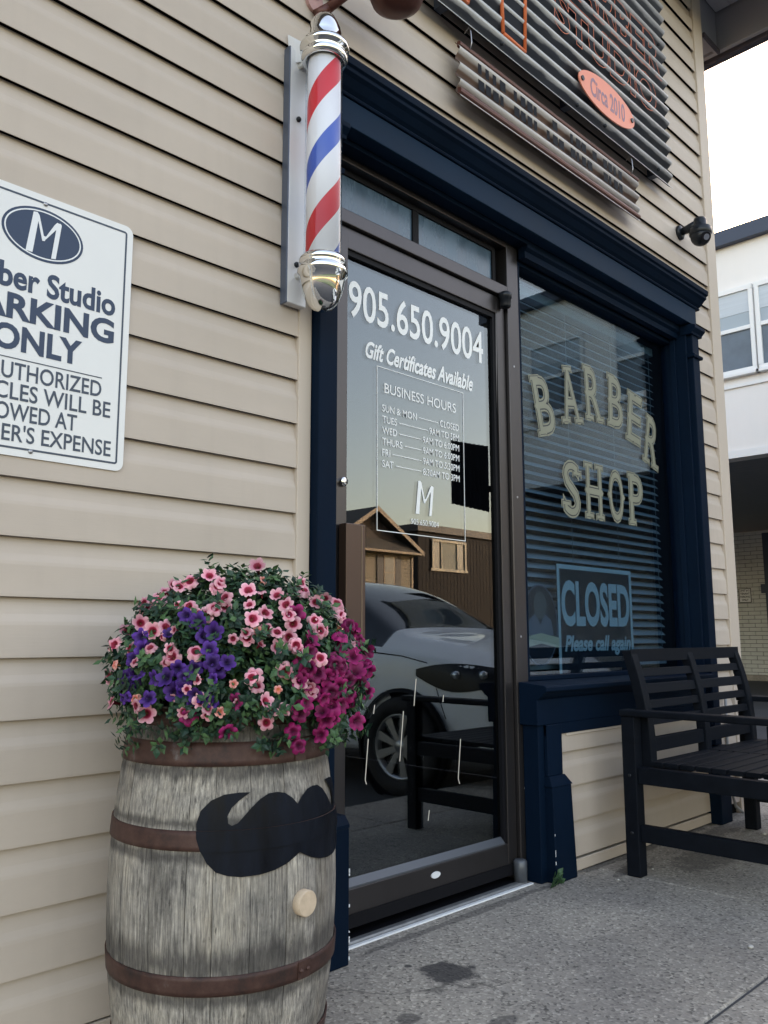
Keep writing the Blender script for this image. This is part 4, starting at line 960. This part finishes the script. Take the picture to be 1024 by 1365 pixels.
# foliage: leafy sprigs through and over the mound, some hanging past the rim
fol = {k: MB() for k in plants}
def leaf(mb, p, d, nrm, L, W):
    d = d.normalized(); s_ = d.cross(nrm)
    if s_.length < 1e-4: s_ = d.orthogonal()
    s_.normalize(); u = s_.cross(d)
    q = [p, p+d*L*.45+s_*W-u*W*.25, p+d*L-u*L*.12, p+d*L*.45-s_*W-u*W*.25, p+d*L*.5+u*W*.1]
    mb.add(q, [(0, 1, 4), (1, 2, 4), (2, 3, 4), (3, 0, 4)])
def sprig(p, n, sz=1.0):
    key = 'mag' if (p.x-1.205)*.78-(p.y+.32)*.62 > .13 and random.random() < .8 else ('purple' if (p.x-1.205)*.78-(p.y+.32)*.62 < -.08 and p.z < .93 and random.random() < .6 else 'pink')
    ax_ = (n+Vector((random.uniform(-.6, .6), random.uniform(-.6, .6), random.uniform(-.2, .6)))).normalized()
    o1 = ax_.orthogonal().normalized(); o2 = ax_.cross(o1); k0 = random.uniform(0, 6.28)
    for k in range(random.randint(7, 10)):
        a = k0+k*2.4; r_ = (o1*math.cos(a)+o2*math.sin(a)); lift = random.uniform(.05, .9)
        L = random.uniform(.015, .027)*sz
        leaf(fol[key], p-ax_*.02+ax_*.004*k, r_+ax_*lift, ax_, L, L*random.uniform(.26, .37))
for i in range(2300):
    u = Vector((random.gauss(0, 1), random.gauss(0, 1), random.gauss(0, 1))).normalized()
    k = random.uniform(.80, 1.0) if random.random() < .8 else random.uniform(.98, 1.07)
    k += .035*math.sin(u.x*9+1)*math.sin(u.y*8)*1.2+.03*math.sin(u.z*11+u.x*7)
    p = Vector([MC[j]+MR[j]*k*u[j] for j in range(3)])
    dist = math.hypot(p.x-BA.x, p.y-BA.y)
    if p.y > -.035 or p.z < .70: continue
    if p.z < .79 and (dist < .235 or random.random() < .55): continue
    sprig(p, Vector([u[j]/MR[j] for j in range(3)]).normalized())
for i in range(30):   # trailing stems over the rim on the door side and front
    th = random.uniform(-1.2, -.25) if i % 3 else random.uniform(-2.9, -1.2)
    r_ = .25+random.uniform(0, .035); zz = random.uniform(.71 if i % 3 else .75, .80)
    sprig(Vector((BA.x+r_*math.cos(th), BA.y+r_*math.sin(th), zz)), Vector((math.cos(th), math.sin(th), -.1)), .95)
# inner dark foliage closing the mound
for i in range(900):
    u = Vector((random.gauss(0, 1), random.gauss(0, 1), random.gauss(0, 1))).normalized(); k = random.uniform(.45, .8)
    p = Vector([MC[j]+MR[j]*k*u[j] for j in range(3)])
    if p.z < .755: continue
    sprig(p, u, 1.25)
for k, mb in fol.items(): mb.build('foliage', leaf_m, plants[k], kind='stuff')
for k, pp in plants.items():
    mb = MB()
    for i in range(9):
        a = random.uniform(0, 6.28); r_ = random.uniform(.03, .12); c_ = WORLD[pp]
        mb.tube([(c_.x+r_*.4*math.cos(a), c_.y+r_*.4*math.sin(a), .735), (c_.x+r_*math.cos(a), c_.y+r_*math.sin(a), .86), (c_.x+r_*1.3*math.cos(a), c_.y+r_*1.3*math.sin(a), .95)], .003, 6)
    mb.build('stem', weed, pp, kind='stuff')

# ------------------------------------------------------------------ weed at the door post, cable by the corner
wd_ = thing('weed', 'small green weed sprouting at the foot of the navy door post', 'weed', (2.86, -.055, 0))
for i in range(11):
    mb = MB(); a = random.uniform(-2.9, -.2); L = random.uniform(.03, .06); d = Vector((math.cos(a)*.6, math.sin(a)*.6, random.uniform(.4, 1.4))).normalized(); p0 = Vector((2.86+random.uniform(-.02, .02), -.068, .0)); p1 = p0+d*L
    mb.tube([p0, p1], .0015, 5); leaf(mb, p1-d*.004, d+Vector((0, -.4, 0)), Vector((0, -1, .5)), .034, .013); mb.build('leaf', weed, wd_)
cb = tag(MB().tube([(4.60, -.035, .62), (4.60, -.03, .35), (4.61, -.03, .15), (4.64, -.04, .05), (4.70, -.05, .012)], .008, 8).build('wall_cable', cable_m), 'grey cable running down the siding behind the bench', 'cable')

# ------------------------------------------------------------------ white building beyond the corner
WX = 12.0
wb = thing('white_building', 'white rendered building with raised upper floor over a carport', 'building', (16, 1, -.11))
MB().box(WX, WX+.25, -7, 24, 3.49, 6.70).build('front_wall', white_wall, wb)  # far end, out of view, lengthened to block the low sun
MB().box(WX+.25, 24, -7, -6.75, -.11, 6.70).build('side_wall', white_wall, wb)
for y in (-6.8, -3.4, 9.0, 13, 18): MB().box(WX+.05, WX+.3, y-.12, y+.12, -.11, 3.50).build('column', white_wall, wb)
MB().box(8.5, 21.0, -6.9, 23.6, -.13, -.102).build('carport_floor', asphalt, wb)
MB().box(WX+.25, 24, 23.75, 24, -.11, 6.70).build('side_wall', white_wall, wb)
MB().box(WX-.12, 24.1, -7.12, 24.1, 6.70, 6.92).build('roof', slate_trim, wb)
ce = MB().box(WX+.01, 21.4, -6.7, 23.7, 3.53, 3.6).build('carport_ceiling', soffit_dk, wb)
for i in range(30): MB().box(WX+.05+i*.2, WX+.05+i*.2+.19, -6.7, 23.7, 3.505, 3.528).build('ceiling_board', soffit_dk, ce)
bw = MB().box(21.06, 21.4, -6.7, 23.7, -.11, 3.5).build('back_wall', asphalt, wb)
# painted bricks: the ones in sight are built one by one, the rest joined
br_me = None; near = 0; rest = MB(); random.seed(9)
bh, bw_ = .098, .30
for r_ in range(37):
    zz = -.105+r_*bh
    for c in range(55):
        y = 9.6-(c+(r_ % 2)*.5)*bw_
        if y < -6.6: continue
        vis = 4.9 < y < 6.9
        dx = random.uniform(0, .006)
        if vis and near < 300:
            if br_me is None:
                o = MB().box(21.03, 21.058, y-bw_+.012, y, zz, zz+bh-.011).build('brick', brickw, bw, origin=(21.044, y-bw_/2, zz)); br_me = o
            else:
                o = br_me.copy(); COL.objects.link(o); o.location = Vector((21.044-dx, y-bw_/2, zz))-WORLD[bw]
            near += 1
        else: rest.box(21.03-dx, 21.058, y-bw_+.012, y, zz, zz+bh-.011)
rest.build('brickwork', brickw, bw, kind='stuff')
MB().box(20.7, 21.0, -6.7, 9.7, -.108, .03).build('wall_footing', concrete, wb, bevel=.02)
def wwin(y0, y1, z0, z1):
    wo = MB(); x = WX
    for a, c, d, e in ((y0, y1, z1-.07, z1), (y0, y1, z0, z0+.06), (y0, y0+.06, z0+.06, z1-.07), (y1-.06, y1, z0+.06, z1-.07)): wo.box(x-.05, x-.002, a, c, d, e)
    zm = (z0+z1)/2-.02; wo.box(x-.045, x-.003, y0+.06, y1-.06, zm, zm+.06)
    f_ = wo.build('window', white_trim, wb, bevel=.006)
    MB().box(x-.02, x-.004, y0+.06, y1-.06, zm+.06, z1-.07).build('pane', wpane_hi, f_)
    MB().box(x-.016, x-.004, y0+.06, y1-.06, z0+.06, zm).build('pane', wpane_lo, f_)
    MB().box(x-.026, x-.021, y0+.06, y1-.06, z1-.07-(z1-zm)*.5, z1-.07).build('roller_blind', wblind, f_)
    MB().box(x-.09, x-.002, y0-.04, y1+.04, z0-.05, z0-.002).build('sill', white_trim, f_, bevel=.006)
wpane_hi = mat('pane_upper', (.30, .36, .41), .15); wpane_lo = mat('pane_screen', (.10, .135, .175), .4, noise=(3, .2, (1, 1, 1))); wblind = mat('roller_blind', (.48, .54, .60), .6, noise=(4, .12, (1, .2, 6)))
for y1 in (8.0, 6.8, 5.6, 3.47, 2.34, 1.2, -2.2, -3.35, -5.0): wwin(y1-1.1, y1, 4.72, 6.02)
MB().box(WX-.03, WX-.002, -7, 10, 4.52, 4.57).build('trim_band', white_trim, wb)
MB().box(WX-.02, WX-.002, -7, 10, 3.49, 3.60).build('trim_band', white_trim, wb)
dd = MB().box(21.0, 21.028, 4.9, 5.85, .0, 3.75-.3).build('carport_door', slate_trim, wb)
MB().box(20.93, 20.99, 5.75, 5.93, 1.98, 2.20).build('meter_box', slate_trim, wb, bevel=.01)
tsn = thing('tenant_sign', 'small grey tenant parking sign on the white painted brick wall', 'sign', (21.0, 6.35, 1.76))
MB().box(21.012, 21.022, 6.20, 6.50, 1.765, 2.115).build('panel', white_trim, tsn, bevel=.004)
tb = MB()
for a, c, d, e in ((6.20, 6.50, 2.10, 2.115), (6.20, 6.50, 1.765, 1.78), (6.20, 6.215, 1.78, 2.10), (6.485, 6.50, 1.78, 2.10)): tb.box(21.0095, 21.0115, a, c, d, e)
tb.build('border', sign_black, tsn)
for i, s in enumerate(('UNIT # 2', 'TENANT', 'PARKING', 'ONLY')):
    wv = .115 if i != 3 else .08
    text('lettering', s, sign_black, tsn, 21.0105, fit=(-6.35-wv, -6.35+wv), zfit=(2.035-i*.075, 2.085-i*.075), offset=.02, plane='x')

# ------------------------------------------------------------------ across the street: house and brown building
ho = thing('gabled_house', 'tan sided house with brown gable across the street', 'house', (22.6, -23, .02))
HX0, HX1, HY = 20.15, 25.1, -21.0; AX, AZ = 22.63, 5.88; EZ = 4.3
MB().box(HX0+.2, HX1-.2, HY-8, HY, .02, EZ).build('wall', house_tan, ho)
hb = MB()
for i in range(28): hb = MB().extx([(HY+.001, .05+i*.15), (HY+.03, .05+i*.15), (HY+.008, .19+i*.15), (HY+.001, .19+i*.15)], HX0+.2, HX1-.2).build('siding_board', house_tan, ho)
MB().exty([(HX0+.15, EZ), (HX1-.15, EZ), (AX, AZ-.12)], HY-.1, HY-.02).build('gable', house_brown, ho)
rf = MB(); th = .1
for a, c in ((HX0-.15, HX0), (HX1+.15, HX1)):
    rf.hexa([(a, HY-8.2, EZ-.1), (a, HY+.35, EZ-.1), (AX, HY+.35, AZ-.05), (AX, HY-8.2, AZ-.05), (a, HY-8.2, EZ+.02), (a, HY+.35, EZ+.02), (AX, HY+.35, AZ+.08), (AX, HY-8.2, AZ+.08)])
rfo = rf.build('roof', shingle, ho)
for a in (HX0-.15, HX1+.15): MB().hexa([(a, HY+.36, EZ-.14), (AX, HY+.36, AZ-.1), (AX, HY+.40, AZ-.1), (a, HY+.40, EZ-.14), (a, HY+.36, EZ+.04), (AX, HY+.36, AZ+.09), (AX, HY+.40, AZ+.09), (a, HY+.40, EZ+.04)]).build('barge_board', house_trim, rfo)
MB().extx([(HY, 4.75), (HY+.38, 4.28), (HY+.38, 4.22), (HY, 4.22)], HX0+.3, HX1-.05).build('pent_roof', shingle, rfo)
MB().extx([(HY, 4.20), (HY+.40, 4.20), (HY+.40, 4.29), (HY+.385, 4.29), (HY+.385, 4.215), (HY, 4.215)], HX0+.3, HX1).build('pent_fascia', house_trim, rfo)
for x0 in (23.25, 21.2):
    wo = MB(); wo.box(x0, x0+.62, HY+.02, HY+.06, 2.75, 4.12); wo_ = wo.build('window', house_trim, ho)
    MB().box(x0+.06, x0+.56, HY+.061, HY+.066, 3.46, 4.06).build('pane', pane_m, wo_); MB().box(x0+.06, x0+.56, HY+.061, HY+.066, 2.81, 3.42).build('pane', pane_m, wo_)
    for q in (x0-.36, x0+.64): MB().box(q, q+.34, HY+.02, HY+.055, 2.72, 4.14).build('shutter', shutter, ho)
MB().box(HX1-.26, HX1-.16, HY-.02, HY+.05, .02, 4.2).build('corner_board', house_trim, ho)
bb = thing('brown_building', 'dark brown flat roofed building with a cream framed window across the street', 'building', (40, -33, .02))
bwall = MB().box(34.0, 47, -41, -29, .02, 6.75).build('wall', brown_board, bb)
for i in range(43): MB().box(34.05+i*.3, 34.05+i*.3+.03, -28.999, -28.988, .02, 6.7).build('batten', brown_board, bwall)
MB().box(33.85, 47.15, -41.1, -28.85, 6.75, 7.15).build('parapet', shutter, bb)
wo = MB()
for a, c, d, e in ((35.1, 38.1, 6.25, 6.4), (35.0, 38.2, 4.6, 4.75), (35.1, 35.25, 4.75, 6.25), (37.95, 38.1, 4.75, 6.25), (35.85, 35.93, 4.75, 6.25), (37.25, 37.33, 4.75, 6.25)): wo.box(a, c, -28.96, -28.9, d, e)
wo_ = wo.build('window', cream_trim, bb)
for a, c, m in ((35.25, 35.85, pane_m), (35.93, 37.25, curtain), (37.33, 37.95, pane_m)): MB().box(a, c, -28.968, -28.962, 4.75, 6.25).build('pane', m, wo_)

# ------------------------------------------------------------------ roadside corrugated sign on a post
rs = thing('roadside_sign', 'dark corrugated metal sign board on a tall post at the car park edge', 'sign', (11.3, -6.5, -.11))
MB().tube([(11.45, -6.5, -.11), (11.45, -6.5, 4.6)], .06, 14).build('post', black_pl, rs)
vs = []; n = 60
for j in range(2):
    for i in range(n+1):
        x = 10.36+1.0*i/n; y = -6.56+.02*math.sin(i*.9); vs += [(x, y+.006*j, 3.1-.012*math.sin(i*.9+.5)-.04*i/n), (x, y+.006*j, 4.15+.06*i/n)]
m_ = 2*(n+1); fs = [(2*i, 2*i+2, 2*i+3, 2*i+1) for i in range(n)]+[(m_+2*i, m_+2*i+1, m_+2*i+3, m_+2*i+2) for i in range(n)]
mesh_obj('board', vs, fs, sign_black, rs)
MB().box(11.3, 11.46, -6.53, -6.47, 3.4, 3.5).build('clamp', black_pl, rs)

# ------------------------------------------------------------------ parked car (seen in the door glass)
car = thing('parked_car', 'pale grey hatchback parked nose in towards the shop front', 'car', (5.02, -3.22, -.11)); car.rotation_euler = (0, 0, R(86))
# stations: x, half width, sill z, belt z, top z, half width of top
ST = [(-2.22, .70, .42, .74, .78, .62), (-2.16, .80, .30, .92, 1.0, .68), (-1.95, .86, .24, .98, 1.30, .58), (-1.6, .885, .22, 1.0, 1.50, .60), (-1.0, .90, .21, 1.0, 1.56, .62), (-.2, .905, .21, .99, 1.57, .62), (.3, .905, .21, .98, 1.53, .61), (.75, .90, .21, .97, 1.34, .60), (1.12, .895, .21, .98, 1.10, .66), (1.35, .89, .22, .96, 1.075, .66), (1.75, .87, .23, .90, 1.01, .62), (2.05, .80, .24, .82, .92, .55), (2.20, .70, .27, .72, .80, .48), (2.26, .58, .36, .60, .66, .40)]
vs = []; nS = 8
def sect(q):
    x, w_, s_, b_, t_, tw = q
    return [(x, w_*.90, s_), (x, w_*.985, s_+.10), (x, w_, (s_+b_)*.55), (x, w_*.985, b_-.03), (x, w_*.955, b_), (x, tw+.06, t_-.05 if t_-b_ > .1 else (b_+t_)/2), (x, tw, t_-.012), (x, 0, t_)]
for q in ST:
    h = sect(q); vs += h+[(x, -y, z) for x, y, z in reversed(h[:-1])]
nn = 2*nS-1; fs = []; mi = []
for i in range(len(ST)-1):
    for k in range(nn-1):
        fs.append((i*nn+k, (i+1)*nn+k, (i+1)*nn+k+1, i*nn+k+1))
        kk = k if k < nS-1 else nn-2-k
        cab = ST[i][4]-ST[i][3] > .25 or ST[i+1][4]-ST[i+1][3] > .25
        g_ = (kk == 4 and 2 <= i <= 7) or (kk in (5, 6) and i in (6, 7)) or (kk in (5, 6) and i in (1,))
        mi.append(1 if g_ else 0)
    fs.append((i*nn, i*nn+nn-1, (i+1)*nn+nn-1, (i+1)*nn)); mi.append(0)
fs += [tuple(range(nn))[::-1], tuple((len(ST)-1)*nn+k for k in range(nn))]; mi += [0, 0]
bo = mesh_obj('body', vs, fs, [carpaint, carglass], car, local=True, mi=mi, sm=[True]*len(fs))
ss = bo.modifiers.new('sub', 'SUBSURF'); ss.levels = 2; ss.render_levels = 2
from mathutils.bvhtree import BVHTree
BV = BVHTree.FromObject(bo, bpy.context.evaluated_depsgraph_get())
for sx in (1.33, -1.35):
    for sy in (1, -1):
        MB().lathe([(0, 0), (.385, 0), (.385, .03), (.36, .035)], (sx, sy*.888 if sy > 0 else -.923, .33), 40, axis='y').build('wheel_arch', black_pl, car, local=True)
        wh = MB().lathe([(.20, -.10), (.31, -.10), (.328, -.07), (.328, .07), (.31, .10), (.22, .10), (.21, .06)], (0, 0, 0), 40, axis='y').build('wheel', tyre, car, local=True)
        wh.location = (sx, sy*.84, .33)
        rim = MB(); rim.lathe([(.215, .075), (.22, .09), (.205, .095), (.19, .05)], (0, 0, 0), 40, axis='y'); rim.lathe([(0, .085), (.05, .085), (.06, .06)], (0, 0, 0), 20, axis='y')
        for k in range(9):
            a = 2*math.pi*k/9; c, s_ = math.cos(a), math.sin(a); p = lambda r_, o_: (r_*c-o_*s_, r_*s_+o_*c)
            q = [p(.04, -.018), p(.205, -.03), p(.205, .03), p(.04, .018)]
            rim.add([(a_, .06, b_) for a_, b_ in q]+[(a_, .086, b_) for a_, b_ in q], [(0, 1, 2, 3), (4, 7, 6, 5), (0, 4, 5, 1), (1, 5, 6, 2), (2, 6, 7, 3), (3, 7, 4, 0)])
        ro = rim.build('rim', alloy, wh, local=True)
        if sy < 0: wh.rotation_euler = (0, 0, math.pi)
for sy in (1, -1):
    vsh = []; fsh = []; na, nz = 18, 5
    for i in range(na+1):
        u = i/na; an = R(97-76*u); zl = .80-.09*math.sin(math.pi*min(1, u*1.15))-.02*u; zh = .80+.085*math.sin(math.pi*min(1, .12+u*.88))**.7
        for j in range(nz+1):
            zz = zl+(zh-zl)*j/nz; d = Vector((math.cos(an), sy*math.sin(an), 0)); o0 = Vector((1.50, sy*.35, zz))+d*3
            hit = BV.ray_cast(o0, -d); p = hit[0] if hit[0] is not None else o0-d*2.5
            vsh.append(p+d*.006)
    for i in range(na):
        for j in range(nz): fsh.append((i*(nz+1)+j, (i+1)*(nz+1)+j, (i+1)*(nz+1)+j+1, i*(nz+1)+j+1))
    ho_ = mesh_obj('headlight', vsh, fsh, lamp_dark, car, local=True, sm=[True]*len(fsh))
    for q in (8, 12): MB().ball(vsh[q*(nz+1)+3], .036, 14, sc=(.8, .8, .8)).build('lamp', lamp_clear, ho_, local=True)
    MB().ball((.72, sy*1.0, 1.04), .1, 16, sc=(.55, .95, .65)).build('mirror', carpaint, car, local=True)
    MB().box(-2.19, -2.0, sy*.70-.1, sy*.70+.1, .80, .95).build('tail_light', tail_red, car, local=True, bevel=.02)
    MB().box(-.35, -.15, sy*.905-.012, sy*.905+.012, .86, .89).build('door_handle', carpaint, car, local=True, bevel=.005)
def seam(pts):
    P = []
    for i in range(len(pts)-1):
        for k in range(8):
            u = k/8; x = pts[i][0]+(pts[i+1][0]-pts[i][0])*u; z = pts[i][1]+(pts[i+1][1]-pts[i][1])*u
            h = BV.ray_cast(Vector((x, 3, z)), Vector((0, -1, 0)))
            if h[0] is not None: P.append(h[0]+Vector((0, .001, 0)))
    if len(P) > 2: MB().tube(P, .004, 6).build('panel_seam', black_pl, car, local=True)
seam([(.90, .33), (.93, .6), (.86, .93)]); seam([(1.0, .955), (1.3, .93), (1.55, .88)]); seam([(1.60, .72), (1.68, .5)]); seam([(-.18, .3), (-.18, .95)]); seam([(-1.05, .95), (-1.0, .6), (-1.15, .45)])
MB().box(2.2, 2.275, -.42, .42, .38, .56).build('grille', black_pl, car, local=True, bevel=.01)

# ------------------------------------------------------------------ grit on the pavement
random.seed(31)
peb = mat('pebble', (.45, .43, .40), .8, noise=(60, .2, (1, 1, 1)))
for (x, y, r_, lb) in ((3.12, -.20, .006, 'pale stone chip on the concrete in front of the stepped navy plinth'), (4.31, -.31, .012, 'larger pale stone chip beside the far back leg of the bench'), (2.75, -.86, .009, 'pale stone chip alone on the open concrete at the right edge'), (2.32, -.52, .004, 'tiny dark-edged stone chip on the concrete beyond the wet stain'), (3.36, -.22, .005, 'pale stone chip beside the near back leg of the bench')):
    o = MB().ball((x, y, r_*.4), r_, 8, sc=(1.3, 1, .6)).build('pebble', peb); tag(o, lb, 'pebble', 'stone chips on the pavement')
